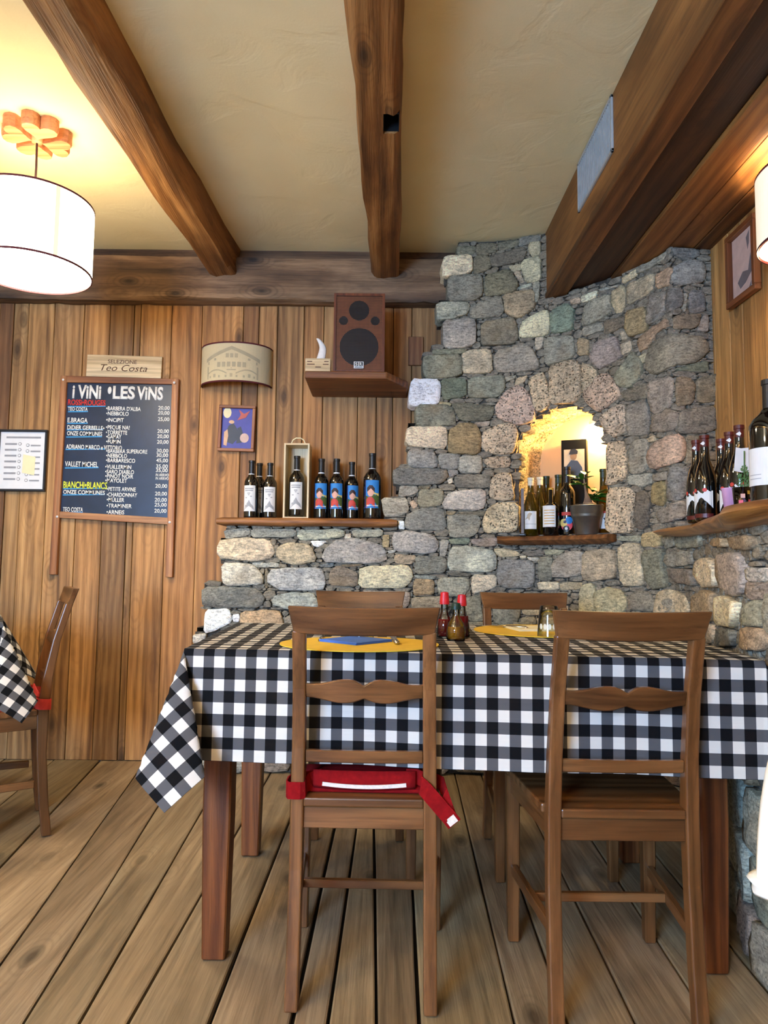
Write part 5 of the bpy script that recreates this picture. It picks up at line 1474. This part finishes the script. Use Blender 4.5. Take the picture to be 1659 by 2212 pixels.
for k in range(6):
    f = k / 5; w_ = .016 * sin(pi * (f * .86 + .1)) + (.0 if k < 5 else -.004); rows.append([(-w_, f * .085, -.10 * f * f * .12 + .004), (0, f * .085, -.10 * f * f * .12), (w_, f * .085, -.10 * f * f * .12 + .004)])
for k in range(5): lm.add(rows[k] + rows[k + 1], [(0, 1, 4, 3), (1, 2, 5, 4)])
leaf_me = None
for k in range(30):
    if k < 14: base = Vector((-.012 + lr.uniform(-.02, .01), lr.uniform(-.01, .01), lr.uniform(.13, .21))); az = lr.uniform(0, 2 * pi); el = lr.uniform(-.3, .7); sc_ = lr.uniform(.5, .9)
    else: base = Vector((.01 + lr.uniform(0, .03), lr.uniform(-.015, .015), lr.uniform(.05, .11))); az = lr.uniform(-1.9, .6) - pi / 2 + .9; el = lr.uniform(-.4, .6); sc_ = lr.uniform(.75, 1.15)
    if leaf_me is None: o = lm.build('leaf', MT['leaf'], pln, smooth=True); leaf_me = o.data
    else: o = bpy.data.objects.new('leaf', leaf_me); C.objects.link(o); o.parent = pln
    o.location = base; o.rotation_euler = (el, lr.uniform(-.5, .5), az); o.scale = (sc_,) * 3
# steel strap clip at the niche edge
pc_ = nplace(1129, .064)
cl = tag(empty('metal_clip', (pc_[0], pc_[1], zt_)), 'narrow grey metal strap clipped to the niche shelf', 'clip', )
cl.rotation_euler = (0, 0, -.3)
m = MB(); m.box(-.007, -.0015, .0, .007, .0015, .235); m.build('strap', MT['pic_grey'], cl, bevel=.001)
m = MB(); m.box(-.014, -.006, .0005, .014, .006, .012); m.tube([(-.012, -.02, .006), (.012, -.02, .006)], .006, 10); m.build('clamp', MT['darkmetal'], cl)


# ---- ledge things
def rb(u, Y, hh, r, style, label, **k):
    p = PY(u, 1060, Y); return bottle((p.x, Y, ZR + .0005), hh, r, style, label, rz=-math.atan2(p.x, Y) + k.pop('turn', 0), group='bottles on the live-edge ledge', **k)


lab5 = ['at the stone end', 'standing in front of the stone end pair', 'nearest the honey planks', 'second in the row beside the pink cup', 'right behind the pink cup']
for (u, Y), l_, t_ in zip(((1506, 2.60), (1524, 2.505), (1560, 2.57), (1578, 2.44), (1600, 2.325)), lab5, (-.5, -.4, -.2, -.1, -.1)):
    rb(u, Y, .305, .0365, 'notch', 'dark bottle with oxblood capsule ' + l_ + ' of the ledge' if 'end' in l_ and 'pair' not in l_ else 'dark bottle with oxblood capsule ' + l_, caps='caps_red', band=False, shape='burgundy', turn=t_)
rb(1668, 1.93, .35, .054, 'big', 'big dark bottle with tall white label at the near end of ledge', turn=-.1, band=False)
p = PY(1578, 1080, 2.15); cp = MB(); cp.lathe([(.001, .002), (.017, 0), (.025, .075), (.0262, .076), (.0235, .074), (.016, .004), (.001, .005)], 24)
o = cp.build('cup', MT['pink_cup'], smooth=True); o.location = (p.x, 2.15, ZR + .0005); tag(o, 'small pink tapered cup on the live-edge ledge', 'cup')
p = PY(1603, 1080, 2.045); gt = tag(empty('tumbler', (p.x, 2.045, ZR + .0005)), 'small glass tumbler with orange and pink print beside the pink cup', 'glass')
m = MB(); m.lathe([(.001, .0), (.019, .0), (.021, .004), (.026, .066), (.0248, .066), (.019, .006), (.001, .006)], 24); m.build('glass_body', MT['clear_glass'], gt, smooth=True)
for mt, a_, z0_, z1_ in (('lab_pink', -.8, .008, .028), ('caps_yellow', -.3, .012, .022), ('lab_red', .2, .01, .03), ('lab_skin', -.6, .034, .046), ('caps_yellow', .1, .045, .055)):
    m = MB(); r_ = .0262; m.add([(r_ * sin(a_ + d), -r_ * cos(a_ + d), z) for z in (z0_, z1_) for d in (0, .45)], [(0, 1, 3, 2)]); m.build('print_patch', MT[mt], gt)
p = PY(1609, 1060, 2.205); sp_ = tag(empty('sprig_vase', (p.x, 2.205, ZR + .0005)), 'green sprig and white cards in a slim vase on the ledge', 'decoration')
m = MB(); m.lathe([(.001, 0), (.016, 0), (.018, .03), (.01, .06), (.009, .075), (.007, .075)], 16); m.build('vase', MT['darkmetal'], sp_, smooth=True)
m = MB(); m.tube([(0, 0, .06), (0, 0, .12), (.002, 0, .2)], .002, 6); m.build('stem', MT['sprig'], sp_)
m = MB(); tr_ = random.Random(3)
for k in range(150):
    f = tr_.random(); z_ = .06 + .09 * f; rr_ = .016 * sin(pi * (f * .8 + .12)) * tr_.uniform(.5, 1); a_ = tr_.uniform(0, 2 * pi); b_ = (rr_ * cos(a_), rr_ * sin(a_), z_)
    m.add([b_, (b_[0] * 1.25 + .002, b_[1] * 1.25, z_ + .008), (b_[0] * 1.2 - .003, b_[1] * 1.2 + .003, z_ + .005)], [(0, 1, 2)])
tag(m.build('foliage', MT['sprig'], sp_), kind='stuff')
for x_, t_ in ((-.016, .18), (.019, -.1)):
    m = MB(); m.box(-.0145, -.0006, 0, .0145, .0006, .078); o = m.build('card', MT['paper'], sp_); o.location = (x_, .004, .135); o.rotation_euler = (-.15, t_, 0)

# ================================================================== TABLE AND CLOTH
TZ = .797


def cloth(corners, z, drop, q, name, label, centers, cell=.0125, phase=(0, 0), wave=.006, alpha=30, seed=1, group=None):
    c00, c10, c11, c01 = [Vector((*c, 0)) for c in corners]
    L = ((c10 - c00).length + (c11 - c01).length) / 2; Wd = ((c01 - c00).length + (c11 - c10).length) / 2
    na, nb2, nd_ = round(L / cell), round(Wd / cell), round(drop / cell)
    r = random.Random(seed); ph = [r.uniform(0, 6) for _ in range(6)]

    def topp(a, b): return c00.lerp(c10, a).lerp(c01.lerp(c11, a), b)
    cc = [topp(0, 0), topp(1, 0), topp(1, 1), topp(0, 1)]

    def outn(p, q_): d = (q_ - p).normalized(); return Vector((d.y, -d.x, 0))
    on = {'f': outn(cc[0], cc[1]), 'r': outn(cc[1], cc[2]), 'b': outn(cc[2], cc[3]), 'l': outn(cc[3], cc[0])}
    az = lambda v: math.degrees(math.atan2(v.y, v.x))

    def sm_(t): t = max(0, min(1, t)); return t * t * (3 - 2 * t)
    vs = []; uv = []

    def flap(corner, p, q_, n1, n2, ctr):  # p beyond side n2 , q_ beyond side n1
        rr_ = math.hypot(p, q_); phi = math.degrees(math.atan2(p, q_)); a1, a2 = az(n1), az(n2)
        while a2 - a1 > 180: a2 -= 360
        while a2 - a1 < -180: a2 += 360
        sg_ = 1 if a2 > a1 else -1; mid = (a1 + a2) / 2 if ctr is None else ctr
        span = (90 - 2 * alpha) / sin(R(alpha)) / 2
        if phi < alpha: al_, ps = phi, mid - sg_ * span
        elif phi > 90 - alpha: al_, ps = 90 - phi, mid + sg_ * span
        else: al_, ps = alpha, mid - sg_ * span + sg_ * 2 * span * (phi - alpha) / max(1e-6, 90 - 2 * alpha)
        al_ = R(al_); ps = R(ps)
        return corner + Vector((rr_ * sin(al_) * cos(ps), rr_ * sin(al_) * sin(ps), -rr_ * cos(al_)))
    for j in range(-nd_, nb2 + nd_ + 1):
        for i in range(-nd_, na + nd_ + 1):
            a = max(0, min(1, i / na)); b = max(0, min(1, j / nb2)); base = topp(a, b); base.z = z
            pa = max(0, -i, i - na) * cell; pb_ = max(0, -j, j - nb2) * cell
            if pa == 0 and pb_ == 0:
                P = base + Vector((0, 0, .0008 * sin(40 * b + 3 * sin(9 * a + ph[0]))))
            elif pa and pb_:
                ci = (0 if i < 0 else 1) if j < 0 else (3 if i < 0 else 2)
                n1 = on['f'] if j < 0 else on['b']; n2 = on['l'] if i < 0 else on['r']
                P = flap(base, pa, pb_, n1, n2, centers[ci])
            else:
                n_ = on['f'] if j < 0 else on['b'] if j > nb2 else on['l'] if i < 0 else on['r']
                dd = pa or pb_; t = (a if pb_ else b); ends = sm_(min(t, 1 - t) / .14); ln = (L if pb_ else Wd) * t
                wv = wave * (dd / drop) * ends * (sin(ln * 9 + ph[1]) + .6 * sin(ln * 19 + ph[2]))
                P = base + n_ * (.004 * sm_(dd / .02) + wv) + Vector((0, 0, -dd + .004 * sm_(dd / .02)))
            vs.append(tuple(P)); uv.append((i * cell + phase[0] + 20 * q, j * cell + phase[1] + 20 * q))
    cols_ = na + 2 * nd_ + 1; rows_ = nb2 + 2 * nd_ + 1
    fs = [(j * cols_ + i, j * cols_ + i + 1, (j + 1) * cols_ + i + 1, (j + 1) * cols_ + i) for j in range(rows_ - 1) for i in range(cols_ - 1)]
    me = bpy.data.meshes.new(name); me.from_pydata(vs, [], fs); ul = me.uv_layers.new(name='UVMap')
    for l in me.loops: ul.data[l.index].uv = uv[l.vertex_index]
    for p_ in me.polygons: p_.use_smooth = True
    o = link(name, me, MT['gingham']); tag(o, label, 'tablecloth', group); return o


FLc, FRc, BRc, BLc = (-.497, 1.822), (.893, 1.697), (.985, 2.68), (-.54, 2.70)
cloth([FLc, FRc, BRc, BLc], TZ, .272, .0265, 'tablecloth', 'black and white checked cloth covering the long table by the stone wall', (-84, None, None, None), phase=(.008, -.03), seed=4)


def table(name, corners, legs, z, label, lw=.072):
    cx = sum(c[0] for c in corners) / 4; cy = sum(c[1] for c in corners) / 4
    t = tag(empty(name, (cx, cy, 0)), label, 'table')
    ins = [((c[0] - cx) * .985, (c[1] - cy) * .985) for c in corners]
    m = MB(); m.prism(ins, z - .034, z - .004, lambda a, b, h: (a, b, h)); m.build('tabletop', MT['shelfX'], t, bevel=.003)
    L_ = [(l[0] - cx, l[1] - cy) for l in legs]
    for l in L_:
        m = MB(); w0, w1 = lw / 2 * .82, lw / 2; m.loft([[(l[0] + a * w0, l[1] + b * w0, 0) for a, b in ((-1, -1), (1, -1), (1, 1), (-1, 1))], [(l[0] + a * w1, l[1] + b * w1, .35) for a, b in ((-1, -1), (1, -1), (1, 1), (-1, 1))], [(l[0] + a * w1, l[1] + b * w1, z - .034) for a, b in ((-1, -1), (1, -1), (1, 1), (-1, 1))]]); m.build('leg', MT['tableZ'], t, bevel=.004)
    for k in range(4):
        a, b = Vector((*L_[k], 0)), Vector((*L_[(k + 1) % 4], 0)); d = (b - a).normalized(); n_ = Vector((-d.y, d.x, 0)) * .011; a = a + d * lw / 2; b = b - d * lw / 2; z0, z1 = z - .125, z - .034
        m = MB(); m.hexa([(*(a - n_).xy, z0), (*(b - n_).xy, z0), (*(b + n_).xy, z0), (*(a + n_).xy, z0), (*(a - n_).xy, z1), (*(b - n_).xy, z1), (*(b + n_).xy, z1), (*(a + n_).xy, z1)]); m.build('apron', MT['shelfX'], t)
    return t


table('dining_table', [FLc, FRc, BRc, BLc], [(-.425, 1.945), (.845, 1.905), (.865, 2.585), (-.455, 2.612)], TZ, 'rough brown wooden table under the checked cloth by stone wall')
N_ = Vector((-1.385, 2.64, 0)); e_ = Vector((-.49, .872, 0)); in_ = Vector((-.872, -.49, 0))
cr = [N_ + in_ * .8, N_, N_ + e_ * .66, N_ + e_ * .66 + in_ * .8]
cloth([(c.x, c.y) for c in cr], TZ, .272, .0265, 'tablecloth', 'black and white checked cloth on the table beside the plank wall', (None, -40, 20, None), phase=(.01, .004), seed=8, wave=.01)
ctr = sum(cr, Vector()) / 4
table('dining_table', [(c.x, c.y) for c in cr], [tuple((c + (ctr - c) * .16).xy) for c in cr], TZ, 'brown wooden table under the checked cloth beside the plank wall')

# ================================================================== CHAIRS
def make_chair(label):
    t = tag(empty('dining_chair'), label, 'chair', 'brown wooden ladder-back chairs')
    pz = [(0, -.207, .158), (.12, -.192, .1575), (.30, -.178, .157), (.45, -.176, .156), (.58, -.188, .154), (.72, -.213, .152), (.858, -.252, .150)]
    for sx in (-1, 1):
        m = MB(); rings = []
        for z, y, x in pz:
            hx, hy = .0155, (.017 if z < .6 else .014) + (.004 if .3 < z < .5 else 0); c = sx * x
            rings.append([(c - hx, y - hy, z), (c + hx, y - hy, z), (c + hx, y + hy, z), (c - hx, y + hy, z)])
        m.loft(rings); m.build('back_post', MT['chairZ'], t, bevel=.004, seg=2)
        m = MB(); x0 = sx * .185; m.loft([[(x0 + a * w_, .175 + b * w_, z) for a, b in ((-1, -1), (1, -1), (1, 1), (-1, 1))] for z, w_ in ((0, .0145), (.2, .017), (.443, .018))]); m.build('front_leg', MT['chairZ'], t, bevel=.003)
        for z0, z1, th, nm in ((.393, .443, .009, 'side_apron'), (.178, .205, .0085, 'side_stretcher')):
            a = Vector((sx * (.157 if nm == 'side_apron' else .157), -.158, 0)); b = Vector((sx * .185, .159, 0))
            m = MB(); m.hexa([(a.x - th, a.y, z0), (a.x + th, a.y, z0), (b.x + th, b.y, z0), (b.x - th, b.y, z0), (a.x - th, a.y, z1), (a.x + th, a.y, z1), (b.x + th, b.y, z1), (b.x - th, b.y, z1)]); m.build(nm, MT['chairY'], t, bevel=.002)
    m = MB(); m.box(-.142, -.187, .393, .142, -.167, .443); m.build('back_apron', MT['chairX'], t, bevel=.002)
    m = MB(); m.box(-.168, .165, .393, .168, .184, .443); m.build('front_apron', MT['chairX'], t, bevel=.002)
    m = MB(); m.box(-.163, -.008, .181, .163, .008, .202); m.build('cross_stretcher', MT['chairX'], t, bevel=.002)
    m = MB(); m.prism([(-.141, -.196), (.141, -.196), (.141, -.158), (.178, -.157), (.208, .205), (-.208, .205), (-.178, -.157), (-.141, -.158)], .444, .465, lambda a, b, h: (a, b, h)); m.build('seat', MT['chairX'], t, bevel=.004, seg=2)

    def rail(nm, hw0, hw1, y0, y1, z0f, z1f, bow, th, n=22, bev=.0025):
        m = MB(); rings = []
        for k in range(n + 1):
            f = -1 + 2 * k / n; zb_, zt2 = z0f(f), z1f(f); yb = bow * (1 - f * f)
            rings.append([(f * hw0, y0 - yb - th, zb_), (f * hw1, y1 - yb - th, zt2), (f * hw1, y1 - yb + th, zt2), (f * hw0, y0 - yb + th, zb_)])
        m.loft(rings); o = m.build(nm, MT['chairX'], t, bevel=bev); smooth_by_angle(o, .5)
    rail('crest_rail', .162, .174, -.252, -.272, lambda f: .852 - .004 * (1 - f * f), lambda f: .915 - .003 * (1 - f * f), .012, .011)
    wav = lambda f: .005 * math.cos(f * 3.0 * pi / 2) * (1 if abs(f) < .9 else .6) + (-.007 * max(0, 1 - abs(f) / .12)) + .004 * cos((abs(f) - .33) * 7)
    rail('back_rail', .138, .138, -.207, -.218, lambda f: .694 - .006 * cos((abs(f) - .35) * 5) + .004 * max(0, 1 - abs(f) / .2), lambda f: .738 + .006 * cos((abs(f) - .30) * 5.5) - .008 * max(0, 1 - abs(f) / .14), .010, .008)
    rail('back_rail', .139, .139, -.186, -.190, lambda f: .546, lambda f: .575, .006, .008)
    return t


ch0 = make_chair('brown wooden chair with red cushion drawn up to the checked table front'); ch0.location = (-.036, 1.922, 0); ch0.rotation_euler = (0, 0, R(-1.5))
spots = [('brown wooden chair without cushion at the checked table front', (.548, 1.862, 0), 0.0), ('brown wooden chair between table and low stone wall, below the wine shelf', (-.088, 2.545, 0), 180.0), ('brown wooden chair between table and stone wall, below the niche', (.565, 2.585, 0), 180 + 2.0),
         ('brown wooden chair with coral cushion by the plank wall', (-1.505, 2.80, 0), 119.4), ('brown wooden chair carrying a white jacket near the stone ledge', (.87, .985, 0), 0.0)]
for l_, loc, a in spots:
    c = copy_tree(ch0); c['label'] = l_; c.location = loc; c.rotation_euler = (0, 0, R(a))


# cushions with velcro straps
def pad_mesh(mat, t, flapdown=True):
    n = 14; m = MB(); top = []; rows = []
    for j in range(n + 1):
        for i in range(n + 1):
            fx, fy = -1 + 2 * i / n, -1 + 2 * j / n; y = fy * .175 + .0; wd = .148 + .03 * (fy + 1) / 2
            ed = max(abs(fx), abs(fy)); h = .034 * (1 - ed ** 6) + .004
            rows.append((fx * wd, y + .02, .467 + .003 + h * 1.0))
    m.add(rows, [(j * (n + 1) + i, j * (n + 1) + i + 1, (j + 1) * (n + 1) + i + 1, (j + 1) * (n + 1) + i) for j in range(n) for i in range(n)])
    lowr = [(x, y, .4665) for x, y, z in rows]; o_ = len(m.v)
    m.add(lowr, [(j * (n + 1) + i, (j + 1) * (n + 1) + i, (j + 1) * (n + 1) + i + 1, j * (n + 1) + i + 1) for j in range(n) for i in range(n)])
    per = [i for i in range(n + 1)] + [(j + 1) * (n + 1) + n for j in range(n)] + [n * (n + 1) + n - 1 - i for i in range(n)] + [(n - 1 - j) * (n + 1) for j in range(n - 1)]
    m.f += [(per[k], per[(k + 1) % len(per)], o_ + per[(k + 1) % len(per)], o_ + per[k]) for k in range(len(per))]
    return m.build('pad', mat, t, smooth=True)


def cushion(ch, mat, label, loose):
    t = tag(empty('seat_cushion', ch.location, ch.rotation_euler.z), label, 'cushion')
    pad_mesh(mat, t)
    # rear flap with velcro strip
    m = MB(); rings = []
    for k in range(13):
        f = -1 + 2 * k / 12; x = f * .122; sag = .006 * (1 - f * f)
        rings.append([(x, -.150, .488 - sag), (x, -.157, .520 - sag * .3), (x, -.163, .520 - sag * .3), (x, -.165, .487 - sag), (x, -.158, .478 - sag), (x, -.152, .480 - sag)])
    m.loft(rings); m.build('rear_flap', mat, t, smooth=True)
    m = MB(); m.ribbon([(x / 10 * .1, -.1665, .489 - .006 * (1 - (x / 10) ** 2)) for x in range(-10, 11)], .0045, .0008, (0, 0, 1)); m.build('velcro_strip', MT['velcro'], t)
    # left strap looped round the post
    yb = -.176
    m = MB(); m.ribbon([(-.10, -.148, .50), (-.128, -.150, .492), (-.139, -.165, .486), (-.1385, -.195, .482), (-.148, -.2015, .482), (-.160, -.202, .482), (-.176, -.200, .482), (-.1815, -.19, .483), (-.181, -.165, .485), (-.174, -.152, .487), (-.155, -.150, .49), (-.12, -.146, .496)], .0195, .0016, (0, 0, 1)); m.build('strap', mat, t, smooth=False)
    if loose:
        m = MB(); m.ribbon([(.10, -.150, .505), (.127, -.152, .505), (.138, -.170, .505), (.136, -.198, .502), (.142, -.207, .494), (.155, -.2085, .480), (.170, -.208, .463), (.185, -.207, .446), (.200, -.207, .430), (.212, -.206, .415)], .018, .0016, [(0, 0, 1)] * 4 + [(.5, 0, .8)] + [(.7, 0, .72)] * 5); m.build('strap', mat, t)
        m = MB(); m.ribbon([(.2, -.2092, .4305), (.211, -.2085, .4165)], .0115, .0008, (.7, 0, .72)); m.build('velcro_tab', MT['velcro'], t)
        m = MB(); m.ribbon([(.13, -.148, .50), (.165, -.146, .498), (.183, -.16, .494), (.190, -.185, .48), (.192, -.20, .455), (.205, -.202, .425)], .016, .0014, (0, .3, 1)); m.build('strap', mat, t)
    else:
        m = MB(); m.ribbon([(.10, -.148, .50), (.128, -.150, .492), (.139, -.165, .486), (.1385, -.195, .482), (.160, -.202, .482), (.176, -.200, .482), (.1815, -.19, .483), (.181, -.165, .485), (.155, -.150, .49), (.12, -.146, .496)], .0195, .0016, (0, 0, 1)); m.build('strap', mat, t)
    return t


cushion(ch0, MT['red_cloth'], 'red seat cushion with loose velcro strap on the front chair', True)
cs = [o for o in C.objects if o.get('label') == spots[3][0]][0]
cushion(cs, MT['coral_cloth'], 'coral red seat cushion on the chair by the plank wall', False)
def catmull_pt(P, i, t):
    a, b, c, d = P[max(i - 1, 0)], P[i], P[i + 1], P[min(i + 2, len(P) - 1)]
    return .5 * ((2 * b) + (c - a) * t + (2 * a - 5 * b + 4 * c - d) * t * t + (3 * b - a - 3 * c + d) * t ** 3)


# white jacket over the chair beside the ledge: body over the back, one sleeve hanging
jk = tag(empty('white_jacket', (.87, .75, .0)), 'white jacket hanging over a chair beside the stone ledge, sleeve down', 'jacket')
m = MB(); rings = []
for k in range(15):
    f = k / 14; z = .955 - .5 * f; hw = .19 + .03 * sin(pi * f); dy = .028 + .022 * f + .004 * sin(9 * f); yc = -.045 + (.05 if f > .1 else 0.02) * f
    rings.append([(hw * cos(2 * pi * q / 24) * (1 + .03 * sin(5 * q + 4 * f)), yc + dy * sin(2 * pi * q / 24), z) for q in range(24)])
m.loft(rings); m.build('jacket_body', MT['white_cloth'], jk, smooth=True)
sx_ = PY(1693, 1895, .83)
m = MB(); rings = []
cuff = Vector((sx_.x - .87, .08, sx_.z)); pth = [Vector((-.15, -.03, .93)), Vector((-.28, .02, .91)), Vector((cuff.x + .045, .07, .84)), Vector((cuff.x + .012, .08, .66)), cuff]
for k in range(25):
    f = k / 24; g = f * 4; i_ = min(3, int(g)); t_ = g - i_
    c = catmull_pt(pth, i_, t_); rr_ = .058 - .022 * f + .003 * sin(20 * f + 1) * f - (.004 if k == 22 else 0) - (.008 if k == 24 else 0)
    rings.append([(c.x + rr_ * cos(2 * pi * q / 18) * (1 + .04 * sin(3 * q + 8 * f)), c.y + rr_ * .8 * sin(2 * pi * q / 18), c.z + (.03 * (1 - f)) * cos(2 * pi * q / 18)) for q in range(18)])
m.loft(rings); m.build('sleeve', MT['white_cloth'], jk, smooth=True)

# ================================================================== TABLE THINGS
ZT = TZ + .0015


def ellipse_mat(u0, u1, vf, vb, label, mat, hw=None, hd=None, rz=0):
    f_ = PZ((u0 + u1) / 2, vf, ZT); b_ = PZ((u0 + u1) / 2, vb, ZT); c = (f_ + b_) / 2; l_ = PZ(u0, (vf + vb) / 2, ZT); r_ = PZ(u1, (vf + vb) / 2, ZT)
    hw = hw or (r_.x - l_.x) / 2; hd = hd or (b_.y - f_.y) / 2
    m = MB(); m.prism([(hw * cos(2 * pi * k / 48), hd * sin(2 * pi * k / 48)) for k in range(48)], 0, .0025, lambda a, b, h: (a, b, h))
    o = m.build('placemat', mat); o.location = (c.x, c.y, ZT); o.rotation_euler = (0, 0, rz); tag(o, label, 'placemat', 'oval felt placemats'); return c


c1_ = ellipse_mat(603, 950, 1409, 1377, 'yellow oval placemat under the blue napkin', MT['yellow_mat'])
c2_ = ellipse_mat(1027, 1330, 1378, 1351, 'yellow oval placemat with a knife, towards the niche', MT['yellow_mat'], rz=-.1)
c3_ = ellipse_mat(632, 905, 1359, 1345, 'teal oval placemat at the far chair below the wine shelf', MT['teal_mat'])


def napkin(c, s, rz, mat, label, z):
    m = MB(); n = 8
    for k, dz in ((0, 0), (1, .0035)):
        off = .002 * k
        m.prism([(-s + off, -s), (s, -s + off), (s - off, s), (-s, s - off)], z + dz, z + dz + .0028, lambda a, b, h: (a, b, h))
    o = m.build('napkin', mat); o.location = (c.x, c.y, 0); o.rotation_euler = (0, 0, rz); tag(o, label, 'napkin')


napkin(PZ(768, 1388, ZT), .072, pi / 4 + .05, MT['blue_cloth'], 'folded blue napkin on the yellow placemat', ZT + .003)
napkin(PZ(1155, 1361, ZT), .085, .15, MT['cream_cloth'], 'folded cream napkin on the placemat towards the niche', ZT + .003)


def inv_glass(c, z, label):
    t = tag(empty('water_glass', (c.x, c.y, z)), label, 'glass')
    m = MB(); m.lathe([(.036, 0), (.0355, .002), (.031, .06), (.0265, .088), (.025, .092), (.001, .092)], 28); m.lathe([(.0345, 0), (.0295, .06), (.024, .078), (.001, .078)], 28); m.lathe([(.036, 0), (.0345, 0)], 28); m.build('glass_body', MT['clear_glass'], t, smooth=True)
    for k in range(5):
        m = MB(); r_ = .0338; a = -1.0 + k * .42; zc = .03
        P = [(r_ * sin(a + .16 * cos(q * pi / 6)), -r_ * cos(a + .16 * cos(q * pi / 6)), zc + .009 * sin(q * pi / 6) + .002 * k % 2 * .003) for q in range(12)]
        m.add(P, [tuple(range(12))]); m.build('printed_mark', MT['caps_white'], t)
    return t


inv_glass(PZ(1186, 1376, ZT), ZT + .003, 'upturned clear glass with pale printed script towards the niche')
inv_glass(PZ(781, 1381, ZT), ZT + .003, 'upturned clear glass behind the blue napkin').scale = (1, 1, .72)


def knife(c, rz, label, L=.2):
    t = tag(empty('table_knife', (c.x, c.y, ZT + .0035), rz), label, 'knife')
    m = MB(); m.tube([(0, -L * .5, .004), (0, -L * .46, .005), (0, -L * .2, .005), (0, 0, .004)], [.004, .0075, .0065, .005], 10); m.build('handle', MT['steel'], t, smooth=True)
    m = MB(); m.prism([(-.008, 0), (.008, 0), (.009, L * .3), (.004, L * .48), (-.004, L * .5), (-.008, L * .3)], .003, .0045, lambda a, b, h: (a, b, h)); m.build('blade', MT['steel'], t)


def fork(c, rz, label, L=.19):
    t = tag(empty('table_fork', (c.x, c.y, ZT + .0035), rz), label, 'fork')
    m = MB(); m.tube([(0, -L * .5, .003), (0, -L * .3, .004), (0, 0, .003), (0, L * .2, .004)], [.006, .005, .003, .005], 8); m.build('handle', MT['steel'], t, smooth=True)
    for k in range(4): m = MB(); x = -.008 + k * .0053; m.tube([(x * .5, L * .19, .004), (x, L * .27, .003), (x, L * .5, .006)], [.0022, .0015, .0008], 6); m.build('tine', MT['steel'], t)


p_ = PZ(1094, 1358, ZT); knife(p_, .62, 'steel table knife lying on the placemat towards the niche')
p_ = PZ(853, 1394, ZT); knife(Vector((p_.x, p_.y + .085, 0)), .05, 'steel table knife beside the blue napkin')
p_ = PZ(690, 1385, ZT); fork(Vector((p_.x, p_.y + .06, 0)), .05, 'steel table fork beside the blue napkin')


def cruet(c, r, h, liquid, fill, capm, caph, label, name='oil_cruet'):
    t = tag(empty(name, (c.x, c.y, ZT)), label, 'bottle', 'condiments on the checked table')
    pf = [(.001, .001), (r * .9, 0), (r, .004), (r * .97, h * .3), (r * .8, h * .5), (.011, h * .68), (.0105, h * .9), (.013, h * .92), (.013, h)]
    m = MB(); m.lathe(pf, 24); m.lathe([(.001, .004), (r * .86, .004), (r * .93, .007), (r * .9, h * .3), (r * .73, h * .5), (.0085, h * .68), (.0085, h)], 24); m.build('glass_body', MT['clear_glass'], t, smooth=True)
    m = MB(); m.lathe([(.001, .0045), (r * .84, .0045), (r * .91, .008), (r * .88, h * .3), (r * .82, h * fill), (.001, h * fill)], 24); m.build('liquid', MT[liquid], t, smooth=False)
    m = MB(); m.lathe([(.0145, h * .9), (.0145, h), (.012, h + caph), (.005, h + caph + .002), (.001, h + caph + .002)], 18); m.build('cap', MT[capm], t)


co = PZ(985, 1383, ZT); cruet(co, .028, .098, 'oil', .40, 'caps_green', .008, 'clear cruet half filled with golden oil')
MT['cap_red'] = pl('red_cap', rgb(196, 24, 30), 0.4)
cruet(Vector((co.x + .026, co.y + .085, 0)), .024, .105, 'vinegar', .62, 'cap_red', .022, 'taller cruet of dark red vinegar with red cap', 'vinegar_cruet')
cruet(Vector((co.x - .026, co.y + .088, 0)), .023, .11, 'vinegar', .5, 'cap_red', .024, 'red-capped dressing bottle standing next to the vinegar cruet', 'dressing_bottle')
